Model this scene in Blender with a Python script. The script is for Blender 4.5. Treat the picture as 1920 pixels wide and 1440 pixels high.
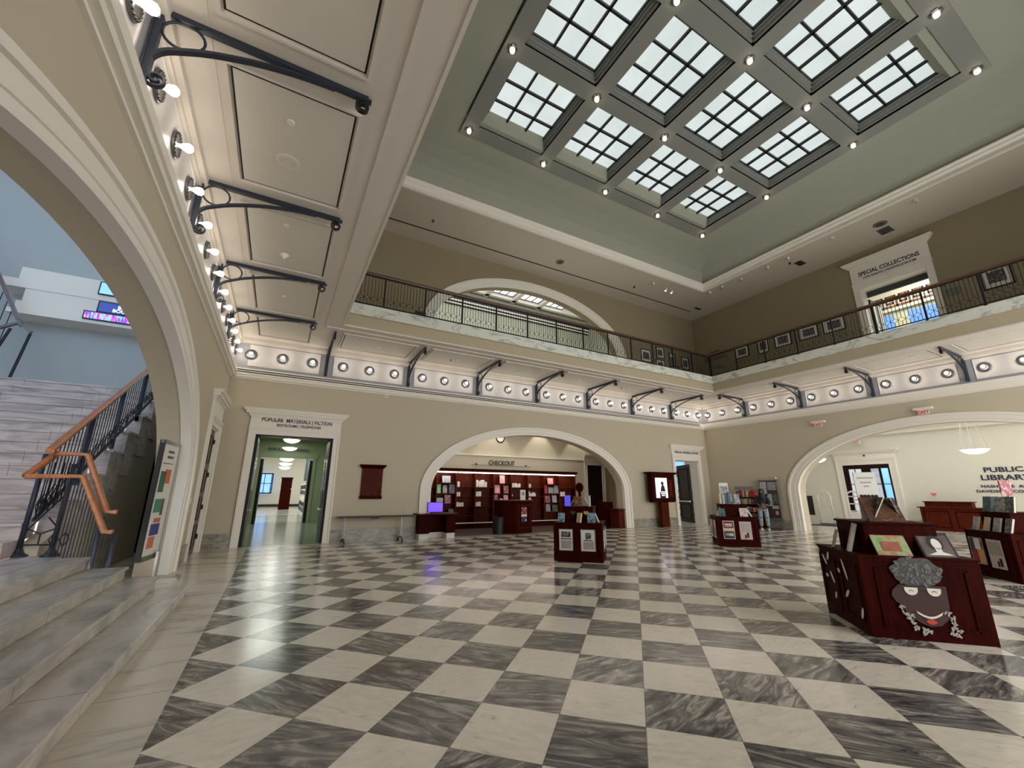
import bpy, bmesh, math, random
from mathutils import Vector, Matrix
random.seed(7)
for o in list(bpy.data.objects): bpy.data.objects.remove(o)
S = bpy.context.scene
COL = S.collection
PI = math.pi
# ------------------------------------------------------------ camera
FPX, YAW, PIT, ROL = 771.41, .5046, .2559, .0048
cam = bpy.data.cameras.new('camera'); cam.sensor_width = 36; cam.lens = FPX/1920*36; cam.clip_end = 300; cam.clip_start = .05
cob = bpy.data.objects.new('camera', cam); COL.objects.link(cob)
fw = Vector((math.sin(YAW)*math.cos(PIT), math.cos(YAW)*math.cos(PIT), math.sin(PIT)))
rt = Vector((math.cos(YAW), -math.sin(YAW), 0)); up = rt.cross(fw)
r2 = math.cos(ROL)*rt + math.sin(ROL)*up; u2 = -math.sin(ROL)*rt + math.cos(ROL)*up
m3 = Matrix((r2, u2, -fw)).transposed()
cob.matrix_world = Matrix.Translation((0, 0, 1.6)) @ m3.to_4x4()
S.camera = cob
# ------------------------------------------------------------ exposure, world
S.view_settings.view_transform = 'Standard'; S.view_settings.look = 'None'
S.view_settings.exposure = 0.48; S.view_settings.gamma = 1.0
S.cycles.use_denoising = True; S.cycles.max_bounces = 8; S.cycles.diffuse_bounces = 5; S.cycles.sample_clamp_indirect = 6
W = bpy.data.worlds.new('world'); S.world = W; W.use_nodes = True
W.node_tree.nodes['Background'].inputs[0].default_value = (1.0, .985, .96, 1)
W.node_tree.nodes['Background'].inputs[1].default_value = 3.1
BULB = 21.0; SKYB = 7.5; GLASS = .70
# ------------------------------------------------------------ lamps of the rooms next door
def area(name, loc, size, power, color, rot=(0, 0, 0), size_y=None):
    L = bpy.data.lights.new(name, 'AREA'); L.energy = power; L.color = color; L.size = size
    if size_y: L.shape = 'RECTANGLE'; L.size_y = size_y
    o = bpy.data.objects.new(name, L); COL.objects.link(o); o.location = loc; o.rotation_euler = rot
    return o
def spot(name, loc, power, color, rot=(0, 0, 0), ang=70, blend=.5, rad=.05):
    L = bpy.data.lights.new(name, 'SPOT'); L.energy = power; L.color = color; L.spot_size = math.radians(ang); L.spot_blend = blend; L.shadow_soft_size = rad
    o = bpy.data.objects.new(name, L); COL.objects.link(o); o.location = loc; o.rotation_euler = rot
    return o
area('daylight_stairhall', (-8.0, 6.0, 8.2), 4, 190, (.30, .58, 1.0), (math.radians(80), 0, math.radians(-18)), 4)
area('lobby_ceiling_light', (24.0, 5.0, 4.85), 5, 135, (1, .985, .95), (0, 0, 0), 12)
area('checkout_ceiling_light', (9.6, 16.9, 4.9), 8, 45, (1, .93, .82), (0, 0, 0), 1.2)
area('vestibule_light', (.3, 21, 4.1), 1.2, 48, (.9, 1.0, .88), (0, 0, 0), 6)
area('reading_room_light', (2, 38, 5.0), 8, 420, (1, 1, .97), (0, 0, 0), 20)
area('fiction_room_light', (20, 19.5, 4.4), 3, 70, (.9, .97, 1), (0, 0, 0), 3)
area('upper_hall_light', (10.6, 19.5, 15.9), 12, 170, (.95, 1, .95), (0, 0, 0), 5)
area('collections_room_light', (23.4, 5.2, 11.95), 3.0, 210, (1, .98, .85), (0, 0, 0), 3.5)

# ============================================================ helpers
MW = {}
def ident(): return Matrix.Identity(4)
class MB:
    def __init__(s, M=None): s.bm = bmesh.new(); s.M = M or ident()
    def v(s, p): return s.bm.verts.new(s.M @ Vector(p))
    def box(s, x0, x1, y0, y1, z0, z1, T=None):
        P = [Vector((x, y, z)) for x in (x0, x1) for y in (y0, y1) for z in (z0, z1)]
        if T is not None: P = [T @ p for p in P]
        V = [s.v(p) for p in P]
        for f in ((0, 1, 3, 2), (4, 6, 7, 5), (0, 4, 5, 1), (2, 3, 7, 6), (0, 2, 6, 4), (1, 5, 7, 3)): s.bm.faces.new([V[i] for i in f])
        return s
    def quad(s, pts): s.bm.faces.new([s.v(p) for p in pts]); return s
    def loft(s, rings, close=True, caps=True):
        R = [[s.v(p) for p in r] for r in rings]
        for a, b in zip(R[:-1], R[1:]):
            n = len(a)
            for i in range(n if close else n-1):
                j = (i+1) % n; s.bm.faces.new((a[i], a[j], b[j], b[i]))
        if caps and close and len(R[0]) > 2:
            s.bm.faces.new(R[0]); s.bm.faces.new(R[-1][::-1])
        return s
    def prism(s, poly, a, b, axis=1):
        def P(q, t):
            return ((t, q[0], q[1]), (q[0], t, q[1]), (q[0], q[1], t))[axis]
        return s.loft([[P(q, a) for q in poly], [P(q, b) for q in poly]])
    def cyl(s, c, r, h, axis=2, n=16, r2=None):
        r2 = r if r2 is None else r2; R = []
        for t, rr in ((0, r), (h, r2)):
            ring = []
            for i in range(n):
                a = 2*PI*i/n; x, y = rr*math.cos(a), rr*math.sin(a)
                p = ((t, x, y), (x, t, y), (x, y, t))[axis]; ring.append(Vector(c)+Vector(p))
            R.append(ring)
        return s.loft(R)
    def lathe(s, prof, c=(0, 0, 0), axis=2, n=20, caps=True):
        R = []
        for r, t in prof:
            ring = []
            for i in range(n):
                a = 2*PI*i/n; x, y = r*math.cos(a), r*math.sin(a)
                p = ((t, x, y), (x, t, y), (x, y, t))[axis]; ring.append(Vector(c)+Vector(p))
            R.append(ring)
        return s.loft(R, caps=caps)
    def tube(s, pts, r, n=8, close=False, rs=None):
        pts = [Vector(p) for p in pts]; R = []; N = len(pts)
        for i, p in enumerate(pts):
            a = pts[(i-1) % N] if (i > 0 or close) else p
            b = pts[(i+1) % N] if (i < N-1 or close) else p
            d = (b-a).normalized(); h = Vector((0, 0, 1)) if abs(d.z) < .9 else Vector((1, 0, 0))
            e1 = d.cross(h).normalized(); e2 = d.cross(e1)
            rr = rs[i] if rs else r
            R.append([p + rr*(math.cos(2*PI*k/n)*e1 + math.sin(2*PI*k/n)*e2) for k in range(n)])
        if close: R.append(R[0]); return s.loft(R, caps=False)
        return s.loft(R)
    def strip(s, pts, w, t, nrm):
        """flat bar: width w along nrm, thickness t in the curve's own plane"""
        pts = [Vector(p) for p in pts]; nrm = Vector(nrm).normalized(); R = []; N = len(pts)
        for i, p in enumerate(pts):
            d = (pts[min(i+1, N-1)] - pts[max(i-1, 0)]).normalized(); e = d.cross(nrm).normalized()
            R.append([p + a*nrm*w/2 + b*e*t/2 for a, b in ((-1, -1), (1, -1), (1, 1), (-1, 1))])
        return s.loft(R)
    def sphere(s, c, r, n=12, sz=1.0, m=7):
        prof = [(max(1e-4, math.sin(PI*i/m))*r, -math.cos(PI*i/m)*r*sz) for i in range(m+1)]
        return s.lathe(prof, c, 2, n)
    def build(s, name, mat, parent=None, smooth=False, bevel=0, keep=False):
        bm = s.bm
        bmesh.ops.recalc_face_normals(bm, faces=bm.faces)
        me = bpy.data.meshes.new(name)
        ob = bpy.data.objects.new(name, me); COL.objects.link(ob)
        if parent is not None:
            P = MW[parent.name]; bm.transform(P.inverted()); ob.parent = parent; MW[ob.name] = P
        elif keep: MW[ob.name] = ident()
        else:
            vs = [v.co for v in bm.verts]
            c = Vector((sum((min(v[i] for v in vs), max(v[i] for v in vs)))/2 for i in range(2)) ) if 0 else None
            xs = [v.x for v in vs]; ys = [v.y for v in vs]; zs = [v.z for v in vs]
            c = Vector(((min(xs)+max(xs))/2, (min(ys)+max(ys))/2, min(zs)))
            bm.transform(Matrix.Translation(-c)); ob.location = c; MW[ob.name] = Matrix.Translation(c)
        bm.to_mesh(me); bm.free(); me.materials.append(mat)
        if smooth:
            for p in me.polygons: p.use_smooth = True
        if bevel:
            b = ob.modifiers.new('bevel', 'BEVEL'); b.width = bevel; b.segments = 2; b.limit_method = 'ANGLE'
        return ob
def tag(o, label=None, cat=None, group=None, kind=None):
    if label: o['label'] = label
    if cat: o['category'] = cat
    if group: o['group'] = group
    if kind: o['kind'] = kind
    return o
def thing(name, loc, label, cat, group=None, rz=0):
    o = bpy.data.objects.new(name, None); COL.objects.link(o); o.empty_display_size = .1
    o.location = loc; o.rotation_euler = (0, 0, rz)
    MW[o.name] = Matrix.Translation(Vector(loc)) @ Matrix.Rotation(rz, 4, 'Z')
    return tag(o, label, cat, group)
def dup(root, M, label=None, group=None):
    def cp(o, par):
        c = o.copy(); COL.objects.link(c); c.parent = par
        for ch in KIDS.get(o.name, []): cp(ch, c)
        return c
    c = cp(root, None); c.matrix_world = M
    if label: c['label'] = label
    if group: c['group'] = group
    return c
KIDS = {}
def drop(o):
    for ch in KIDS.get(o.name, []): drop(ch)
    bpy.data.objects.remove(o)
def index_kids():
    KIDS.clear()
    for o in bpy.data.objects:
        if o.parent: KIDS.setdefault(o.parent.name, []).append(o)
def struct(mb, name, mat, **k):
    o = mb.build(name, mat, keep=True, **k); o['kind'] = 'structure'; return o
TN = [0]
def trim(mb, mat, label=None, **k):
    TN[0] += 1; o = struct(mb, 'trim_%d' % TN[0], mat, **k)
    if label: o['label'] = label
    return o
# ------------------------------------------------------------ materials
def sr(c):
    f = lambda u: u/12.92 if u <= .04045 else ((u+.055)/1.055)**2.4
    return tuple(f(x/255) for x in c) + (1,)
class NT:
    def __init__(s, name):
        s.m = bpy.data.materials.new(name); s.m.use_nodes = True; s.t = s.m.node_tree; s.b = s.t.nodes['Principled BSDF']
    def n(s, typ, **kw):
        nd = s.t.nodes.new(typ)
        for k, v in kw.items(): setattr(nd, k, v)
        return nd
    def l(s, a, b): s.t.links.new(a, b)
    def math(s, op, a, b=None, c=None):
        nd = s.n('ShaderNodeMath', operation=op)
        for i, x in enumerate((a, b, c)):
            if x is None: continue
            if isinstance(x, (int, float)): nd.inputs[i].default_value = x
            else: s.l(x, nd.inputs[i])
        return nd.outputs[0]
    def mix(s, f, a, b):
        nd = s.n('ShaderNodeMix', data_type='RGBA')
        for sock, x in ((nd.inputs[0], f), (nd.inputs[6], a), (nd.inputs[7], b)):
            if isinstance(x, (int, float)): sock.default_value = x
            elif isinstance(x, tuple): sock.default_value = x
            else: s.l(x, sock)
        return nd.outputs[2]
    def ramp(s, f, stops):
        nd = s.n('ShaderNodeValToRGB'); e = nd.color_ramp.elements
        while len(e) < len(stops): e.new(.5)
        for el, (p, c) in zip(e, stops): el.position = p; el.color = c
        s.l(f, nd.inputs[0]); return nd.outputs[0]
    def noise(s, vec, scale, detail=3, rough=.55, dist=0.0):
        nd = s.n('ShaderNodeTexNoise'); nd.inputs['Scale'].default_value = scale; nd.inputs['Detail'].default_value = detail
        nd.inputs['Roughness'].default_value = rough; nd.inputs['Distortion'].default_value = dist
        if vec is not None: s.l(vec, nd.inputs['Vector'])
        return nd.outputs[0]
    def obj(s): return s.n('ShaderNodeTexCoord').outputs['Object']
    def mapp(s, vec, scale=(1, 1, 1), rot=(0, 0, 0), loc=(0, 0, 0)):
        nd = s.n('ShaderNodeMapping'); nd.inputs['Scale'].default_value = scale; nd.inputs['Rotation'].default_value = rot; nd.inputs['Location'].default_value = loc
        s.l(vec, nd.inputs[0]); return nd.outputs[0]
def plain(name, c, rough=.6, metal=0, var=.06, vs=3.0, spec=.5, bump=0, coat=0):
    t = NT(name); b = t.b; col = sr(c)
    f = t.noise(t.obj(), vs, 3)
    d = tuple(x*(1-var) for x in col[:3])+(1,); h = tuple(min(1, x*(1+var)) for x in col[:3])+(1,)
    t.l(t.mix(f, d, h), b.inputs['Base Color'])
    b.inputs['Roughness'].default_value = rough; b.inputs['Metallic'].default_value = metal
    b.inputs['Specular IOR Level'].default_value = spec; b.inputs['Coat Weight'].default_value = coat
    if bump:
        bp = t.n('ShaderNodeBump'); bp.inputs['Strength'].default_value = bump; bp.inputs['Distance'].default_value = .01
        t.l(t.noise(t.obj(), vs*12, 2), bp.inputs['Height']); t.l(bp.outputs[0], b.inputs['Normal'])
    return t.m
def emis(name, c, strength, c2=None, vs=1.5):
    t = NT(name); b = t.b; b.inputs['Base Color'].default_value = (.02, .02, .02, 1)
    if c2: t.l(t.mix(t.noise(t.obj(), vs, 4), sr(c), sr(c2)), b.inputs['Emission Color'])
    else: b.inputs['Emission Color'].default_value = sr(c)
    b.inputs['Emission Strength'].default_value = strength; b.inputs['Roughness'].default_value = .3
    return t.m
def wood(name, c1, c2, rough=.35, sc=(1, 1, .12), coat=.3, f=9, spec=.5):
    t = NT(name); v = t.mapp(t.obj(), scale=sc)
    n = t.noise(v, f, 5, .6, 1.2)
    t.l(t.ramp(n, [(.3, sr(c1)), (.7, sr(c2))]), t.b.inputs['Base Color'])
    t.b.inputs['Specular IOR Level'].default_value = spec; t.b.inputs['Roughness'].default_value = rough; t.b.inputs['Coat Weight'].default_value = coat; t.b.inputs['Coat Roughness'].default_value = .25
    return t.m
def marble(name, base, vein, rough=.2, sc=(1, 3, 3), f=1.6, lo=.38, hi=.62, joints=None):
    t = NT(name); P = t.obj(); v = t.mapp(P, scale=sc)
    n = t.noise(v, f, 6, .62, 1.6)
    col = t.ramp(n, [(lo, sr(base)), (hi, sr(vein))])
    n2 = t.noise(v, f*.35, 3, .5, .5)
    col = t.mix(t.math('MULTIPLY', n2, .35), col, tuple(x*.8 for x in sr(base)[:3])+(1,))
    if joints:
        sep = t.n('ShaderNodeSeparateXYZ'); t.l(P, sep.inputs[0])
        fr = t.math('FRACT', t.math('DIVIDE', sep.outputs[joints[0]], joints[1]))
        g = t.math('LESS_THAN', fr, .006/joints[1]); col = t.mix(g, col, (.10, .09, .08, 1))
    t.l(col, t.b.inputs['Base Color']); t.b.inputs['Roughness'].default_value = rough
    return t.m
def blotch(name, cols, vs=6, rough=.4, stretch=(1, 1, 1), emit=0):
    t = NT(name); n = t.noise(t.mapp(t.obj(), scale=stretch, loc=(random.random()*9, random.random()*9, 3)), vs, 4, .6, .4)
    k = len(cols); st = [(.30+.40*i/max(1, k-1), sr(c)) for i, c in enumerate(cols)]
    col = t.ramp(n, st)
    if emit:
        t.b.inputs['Base Color'].default_value = (.01, .01, .01, 1); t.l(col, t.b.inputs['Emission Color']); t.b.inputs['Emission Strength'].default_value = emit
    else: t.l(col, t.b.inputs['Base Color'])
    t.b.inputs['Roughness'].default_value = rough
    return t.m
def floor_mat():
    t = NT('checker_marble'); s_, u0, v0 = .6137, -.0297, 3.5424; q = 2**-.5
    P = t.obj(); sep = t.n('ShaderNodeSeparateXYZ'); t.l(P, sep.inputs[0]); X, Y = sep.outputs[0], sep.outputs[1]
    a = t.math('DIVIDE', t.math('SUBTRACT', t.math('MULTIPLY', t.math('SUBTRACT', X, Y), q), u0), s_)
    b = t.math('DIVIDE', t.math('SUBTRACT', t.math('MULTIPLY', t.math('ADD', X, Y), q), v0), s_)
    ia, ib = t.math('FLOOR', a), t.math('FLOOR', b); fa, fb = t.math('FRACT', a), t.math('FRACT', b)
    par = t.math('FLOORED_MODULO', t.math('ADD', ia, ib), 2)
    cmb = t.n('ShaderNodeCombineXYZ'); t.l(ia, cmb.inputs[0]); t.l(ib, cmb.inputs[1])
    wn = t.n('ShaderNodeTexWhiteNoise', noise_dimensions='3D'); t.l(cmb.outputs[0], wn.inputs['Vector'])
    r1 = wn.outputs['Value']
    sc_ = t.n('ShaderNodeSeparateColor'); t.l(wn.outputs['Color'], sc_.inputs[0]); r2_, r3_ = sc_.outputs[0], sc_.outputs[1]
    loc = t.n('ShaderNodeCombineXYZ'); t.l(fa, loc.inputs[0]); t.l(fb, loc.inputs[1]); t.l(t.math('MULTIPLY', r1, 37), loc.inputs[2])
    ang = t.math('MULTIPLY_ADD', t.math('GREATER_THAN', r2_, .45), -.85, t.math('MULTIPLY_ADD', r3_, .5, -.25))
    vr = t.n('ShaderNodeVectorRotate', rotation_type='Z_AXIS'); t.l(loc.outputs[0], vr.inputs['Vector']); t.l(ang, vr.inputs['Angle'])
    vd = t.mapp(vr.outputs[0], scale=(.9, 4.2, 1))
    nd = t.noise(vd, 1.15, 9, .72, 1.5)
    dark = t.ramp(nd, [(.34, sr((44, 43, 47))), (.45, sr((92, 89, 90))), (.53, sr((134, 129, 124))), (.62, sr((196, 189, 178)))])
    shade = t.math('MULTIPLY_ADD', r1, .4, .72)
    mul = t.n('ShaderNodeMix', data_type='RGBA', blend_type='MULTIPLY'); mul.inputs[0].default_value = 1
    cg = t.n('ShaderNodeCombineColor'); [t.l(shade, cg.inputs[i]) for i in range(3)]
    t.l(dark, mul.inputs[6]); t.l(cg.outputs[0], mul.inputs[7])
    vl = t.mapp(vr.outputs[0], scale=(1.4, 4.5, 1))
    nl = t.noise(vl, 2.6, 6, .65, .9)
    lite = t.ramp(nl, [(.28, sr((150, 146, 138))), (.36, sr((220, 212, 198))), (.7, sr((240, 231, 215)))])
    col = t.mix(par, mul.outputs[2], lite)
    w = .0085
    g = t.math('MAXIMUM', t.math('LESS_THAN', fa, w), t.math('LESS_THAN', fb, w))
    col = t.mix(t.math('MULTIPLY', g, .8), col, (.09, .085, .08, 1))
    t.l(col, t.b.inputs['Base Color']); 
    t.l(t.math('MULTIPLY_ADD', nl, .10, .13), t.b.inputs['Roughness'])
    t.b.inputs['Specular IOR Level'].default_value = .5
    return t.m
M = dict(
 wall=plain('wall_paint', (196, 186, 164), .75, var=.03, bump=.05, vs=2),
 wall_up=plain('upper_wall_shaded', (148, 136, 110), .8, var=.03, vs=2),  # wall beige again, with the dim upper level's shade in the colour
 lobby=plain('lobby_wall_paint', (224, 221, 208), .75, var=.02),
 hall=plain('stairhall_paint', (176, 184, 186), .8, var=.03),
 trim=plain('trim_paint', (236, 231, 221), .5, var=.02),
 soffit=plain('soffit_paint', (214, 207, 198), .6, var=.02),
 panel=plain('soffit_panel_paint', (210, 205, 195), .6, var=.03),
 frieze=plain('frieze_paint', (206, 203, 202), .35, var=.02),
 band=plain('frieze_band_shade', (150, 152, 160), .4, var=.03),  # same paint as the panels, greyed to put shading into the colour
 dome=plain('dome_paint', (162, 164, 150), .85, var=.04),
 coffer=plain('coffer_paint', (134, 136, 131), .6, var=.03),
 fascia=plain('fascia_paint', (180, 168, 142), .7, var=.03),
 black=plain('painted_shadow_gap', (14, 13, 13), .8, var=0),
 iron=plain('blue_grey_iron', (52, 58, 72), .42, .35, var=.1, spec=.5),
 irondark=plain('dark_iron', (30, 30, 34), .45, .3, var=.1),
 green=plain('green_wall_paint', (158, 166, 136), .7, var=.03),
 white=plain('white_plastic', (228, 226, 220), .45, var=.02),
 paper=plain('paper', (226, 222, 214), .7, var=.05, vs=20),
 paperb=plain('book_pages', (232, 222, 206), .7, var=.06, vs=30),
 pink=blotch('pink_paper', [(224, 130, 140), (238, 176, 180)], 12),
 grey=plain('grey_metal', (120, 120, 122), .35, .8),
 steel=plain('brushed_steel', (176, 176, 172), .3, .9),
 chrome=plain('chrome', (205, 205, 205), .12, 1),
 blackmetal=plain('black_metal', (22, 22, 24), .4, .4),
 blackpl=plain('black_plastic', (18, 18, 20), .5),
 darkfloor=wood('checkout_floor', (62, 46, 40), (86, 66, 58), .35, (.3, 3, 1), .2),
 cherry=wood('dark_cherry_wood', (36, 6, 3), (62, 13, 7), .5, (4, 4, .5), .0, 5, .03),
 cherry2=wood('cherry_panel_wood', (58, 18, 9), (98, 38, 20), .45, (4, 4, .5), .0, 5, .06),
 railwood=wood('honey_handrail_wood', (140, 76, 34), (186, 112, 58), .28, (1, .2, 1), .6, 12),
 railwood2=wood('brown_handrail_wood', (78, 50, 36), (112, 74, 54), .35, (.2, .2, 1), .4, 12),
 doorbrown=wood('olive_brown_door', (84, 74, 58), (100, 88, 70), .45, (3, 3, .4), .2, 4),
 doordark=wood('dark_brown_door', (26, 10, 8), (42, 18, 12), .42, (4, 4, .4), .0, 5, .2),
 slab=marble('step_marble', (198, 190, 180), (132, 125, 120), .22, (1, .35, 1), 2.2, .42, .75, joints=(1, 1.55)),
 border=marble('border_marble', (214, 205, 190), (146, 138, 130), .2, (.4, 1.6, 1), 1.1, .5, .72, joints=(1, 1.2)),
 stair=marble('stair_marble', (204, 190, 186), (140, 128, 128), .4, (.5, 1, 2.2), 1.6, .38, .66, joints=(0, 1.45)),
 curb=marble('curb_marble', (226, 228, 218), (146, 144, 132), .3, (1, 1, 2), 1.4, .5, .68),
 base=marble('baseboard_marble', (170, 166, 154), (104, 102, 98), .25, (1, 1, 1.8), 3, .42, .7),
 lobbyfl=marble('lobby_floor_marble', (216, 213, 206), (140, 136, 132), .15, (.7, 4, 1), .9, .5, .68),
 floor=floor_mat(),
 glass=emis('skylight_glass', (196, 208, 204), GLASS, (238, 246, 244), .8),
 glass2=emis('far_skylight_glass', (250, 252, 252), 1.6),
 bulb=emis('bulb_glass', (255, 240, 220), BULB),
 bulb2=emis('skylight_bulb', (255, 232, 196), SKYB),
 lampglass=emis('lamp_glass', (255, 246, 226), 2.6),
 lamphot=emis('bright_lamp_glass', (250, 255, 240), 4.5),
 tube=emis('shelf_light_tube', (255, 240, 228), 11),
 daypane=emis('daylight_pane', (90, 150, 230), 1.3, (150, 200, 255), 2),
 violet=emis('violet_screen', (86, 50, 250), 1.1, (120, 70, 255), 3),
 blueglow=emis('blue_light_panel', (96, 150, 230), 1.0, (120, 170, 240), 1),
 screen=blotch('kiosk_screen', [(206, 190, 214), (240, 220, 226), (250, 240, 240)], 5, emit=1.15),
 scrblue=emis('blue_screen', (24, 40, 140), 1.0),
 exitred=emis('exit_red', (200, 40, 45), .55),
 whiteglow=emis('white_letters', (235, 240, 255), 1.1),
 ink=plain('dark_lettering', (44, 44, 46), .5, var=0),
 navy=plain('navy_lettering', (44, 46, 74), .5, var=0),
 seam=plain('seam_line', (140, 132, 116), .8, var=0),
 rugdark=plain('dark_mat', (58, 60, 66), .9, bump=.2),
)
XL, XR, YB, YF = -1.7, 20.6, 14.95, -3.6
FB = Matrix(((1, 0, 0, 0), (0, -1, 0, YB), (0, 0, 1, 0), (0, 0, 0, 1)))          # (u,v,z): v out of the back wall
FL = Matrix(((0, 1, 0, XL), (1, 0, 0, 0), (0, 0, 1, 0), (0, 0, 0, 1)))           # u=+y, v=+x
FR = Matrix(((0, -1, 0, XR), (1, 0, 0, 0), (0, 0, 1, 0), (0, 0, 0, 1)))          # u=+y, v=-x
FLOB = Matrix(((0, -1, 0, 27.3), (1, 0, 0, 0), (0, 0, 1, 0), (0, 0, 0, 1)))
def text(s, M4, size, mat, name='lettering', parent=None, ext=.004, align='CENTER', sx=1.0, label=None, cat='lettering', space=1.0, kind=None):
    cu = bpy.data.curves.new(name, 'FONT'); cu.body = s; cu.size = size; cu.extrude = ext; cu.align_x = align; cu.space_character = space
    cu.resolution_u = 3; cu.offset = size*.022
    tmp = bpy.data.objects.new('tmp', cu); COL.objects.link(tmp)
    dg = bpy.context.evaluated_depsgraph_get(); me = bpy.data.meshes.new_from_object(tmp.evaluated_get(dg))
    bpy.data.objects.remove(tmp)
    me.transform(M4 @ Matrix.Rotation(PI/2, 4, 'X') @ Matrix.Diagonal((sx, 1, 1, 1)))
    bm = bmesh.new(); bm.from_mesh(me); bpy.data.meshes.remove(me)
    mb = MB(); mb.bm.free(); mb.bm = bm
    o = mb.build(name, mat, parent)
    if parent is None: tag(o, label, cat)
    return o
def TM(loc, rz): return Matrix.Translation(Vector(loc)) @ Matrix.Rotation(rz, 4, 'Z')

# ============================================================ walls
def ell(c, a, z0, b): return lambda u: z0 + b*math.sqrt(max(0.0, 1-((u-c)/a)**2))
def wall(Mx, u0, u1, z0, z1, th, openings, name, mat):
    """slab wall with openings (ua, ub, top function, bottom z)"""
    mb = MB(Mx); us = {u0, u1}
    for ua, ub, f, zb in openings:
        curved = abs(f((ua+ub)/2) - f(ua)) > 1e-6
        n = 40 if curved else 1
        for i in range(n+1):
            t = i/n; us.add(ua + (ub-ua)*((1-math.cos(PI*t))/2 if curved else t))
    us = sorted(u for u in us if u0-1e-9 <= u <= u1+1e-9)
    def cut(um):
        for ua, ub, f, zb in openings:
            if ua-1e-9 < um < ub+1e-9: return (f, zb)
    for a, b in zip(us[:-1], us[1:]):
        if b-a < 1e-7: continue
        c = cut((a+b)/2)
        if c is None:
            for v in (0, -th): mb.quad([(a, v, z0), (b, v, z0), (b, v, z1), (a, v, z1)])
        else:
            f, zb = c
            for v in (0, -th):
                mb.quad([(a, v, f(a)), (b, v, f(b)), (b, v, z1), (a, v, z1)])
                if zb > z0+1e-6: mb.quad([(a, v, z0), (b, v, z0), (b, v, zb), (a, v, zb)])
            mb.quad([(a, 0, f(a)), (b, 0, f(b)), (b, -th, f(b)), (a, -th, f(a))])
    for ua, ub, f, zb in openings:
        for u in (ua, ub): mb.quad([(u, 0, zb), (u, -th, zb), (u, -th, max(zb+.01, f(u))), (u, 0, max(zb+.01, f(u)))])
    bmesh.ops.remove_doubles(mb.bm, verts=mb.bm.verts, dist=1e-5)
    return struct(mb, name, mat)
AB = (9.6, 4.72, 1.6, 2.35); AR = (5.7, 4.82, 1.6, 2.5); AL = (5.8, 5.1, 1.6, 2.53); AU = (9.6, 4.95, 8.2, 2.55)
def arch_op(A, zb=0): return (A[0]-A[1], A[0]+A[1], ell(*A), zb)
flat = lambda z: (lambda u: z)
ZS = 6.31
wall(FB, XL-.0, XR, 0, ZS, .5, [arch_op(AB), (-.78, 1.44, flat(3.28), 0), (17.94, 19.78, flat(3.25), 0)], 'wall_back', M['wall'])
wall(FL, YF, YB, 0, ZS, .50, [arch_op(AL), (12.78, 14.3, flat(3.22), 0)], 'wall_left', M['wall'])
wall(FR, YF, YB, 0, ZS, .6, [arch_op(AR)], 'wall_right', M['wall'])
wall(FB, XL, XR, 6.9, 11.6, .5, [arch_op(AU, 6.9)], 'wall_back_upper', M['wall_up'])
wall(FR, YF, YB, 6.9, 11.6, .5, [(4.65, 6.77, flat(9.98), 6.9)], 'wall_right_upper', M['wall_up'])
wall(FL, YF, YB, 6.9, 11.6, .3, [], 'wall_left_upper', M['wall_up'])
# archivolts
def archivolt(Mx, A, da, db, prot, mat, z_foot=0.0, z_low=None, soff=.0):
    c, a, z0, b = A
    def pts(o):
        P = []; n = 56
        P.append((c-a-o, z_foot)); P.append((c-a-o, z0))
        for i in range(1, n): t = PI*i/n; P.append((c-(a+o)*math.cos(t), z0+(b+o*db/da)*math.sin(t)))
        P.append((c+a+o, z0)); P.append((c+a+o, z_foot)); return P
    steps = [(-.02, prot*.6), (.10, prot*.6), (.11, prot*.8), (da-.11, prot*.8), (da-.10, prot*1.25), (da, prot*1.25)]
    mb = MB(Mx); prev = None
    rings = [[(u, v, z) for (u, z) in pts(o)] for o, v in steps]
    rings = [[(u, -.12, z) for (u, z) in pts(-.02)]] + rings + [[(u, -.02, z) for (u, z) in pts(da)]]
    mb.loft(rings, close=False)
    return trim(mb, mat)
archivolt(FB, AB, .40, .30, .07, M['trim'])
archivolt(FR, AR, .42, .30, .07, M['trim'])
archivolt(FL, AL, .42, .31, .09, M['trim'])
archivolt(FB, AU, .42, .32, .07, M['trim'], 6.9)
# floor
struct(MB().box(-.54, 20.1, -3.6, 14.5, -.1, 0), 'floor', M['floor'])
struct(MB().box(-1.9, -.54, -3.6, 14.95, -.1, 0).box(-.54, 20.1, 14.5, 14.96, -.1, 0), 'floor_border', M['border'])
struct(MB().box(20.1, 28.6, -4, 15.5, -.1, 0), 'floor_lobby', M['lobbyfl'])
struct(MB().box(4.0, 17.4, 14.96, 19.2, -.1, 0), 'floor_checkout', M['darkfloor'])
struct(MB().box(-2.2, 3.2, 14.96, 60, -.1, 0), 'floor_vestibule', plain('vestibule_floor', (150, 158, 146), .16, var=.1, vs=1))
struct(MB().box(17.4, 30, 14.96, 24, -.1, 0), 'floor_fiction', M['lobbyfl'])
# ------------------------------------------------------------ marble baseboards
def baseb(Mx, spans, name):
    mb = MB(Mx)
    for a, b in spans: mb.box(a, b, 0, .035, 0, .36).box(a, b, 0, .05, .36, .39)
    return struct(mb, name, M['base'])
baseb(FB, [(-1.7, -.98), (1.64, 4.44), (14.74, 17.72), (20.0, 20.6)], 'baseboard_back')
baseb(FL, [(11.34, 12.56), (14.52, 14.95)], 'baseboard_left')
baseb(FR, [(10.96, 14.95)], 'baseboard_right')
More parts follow.
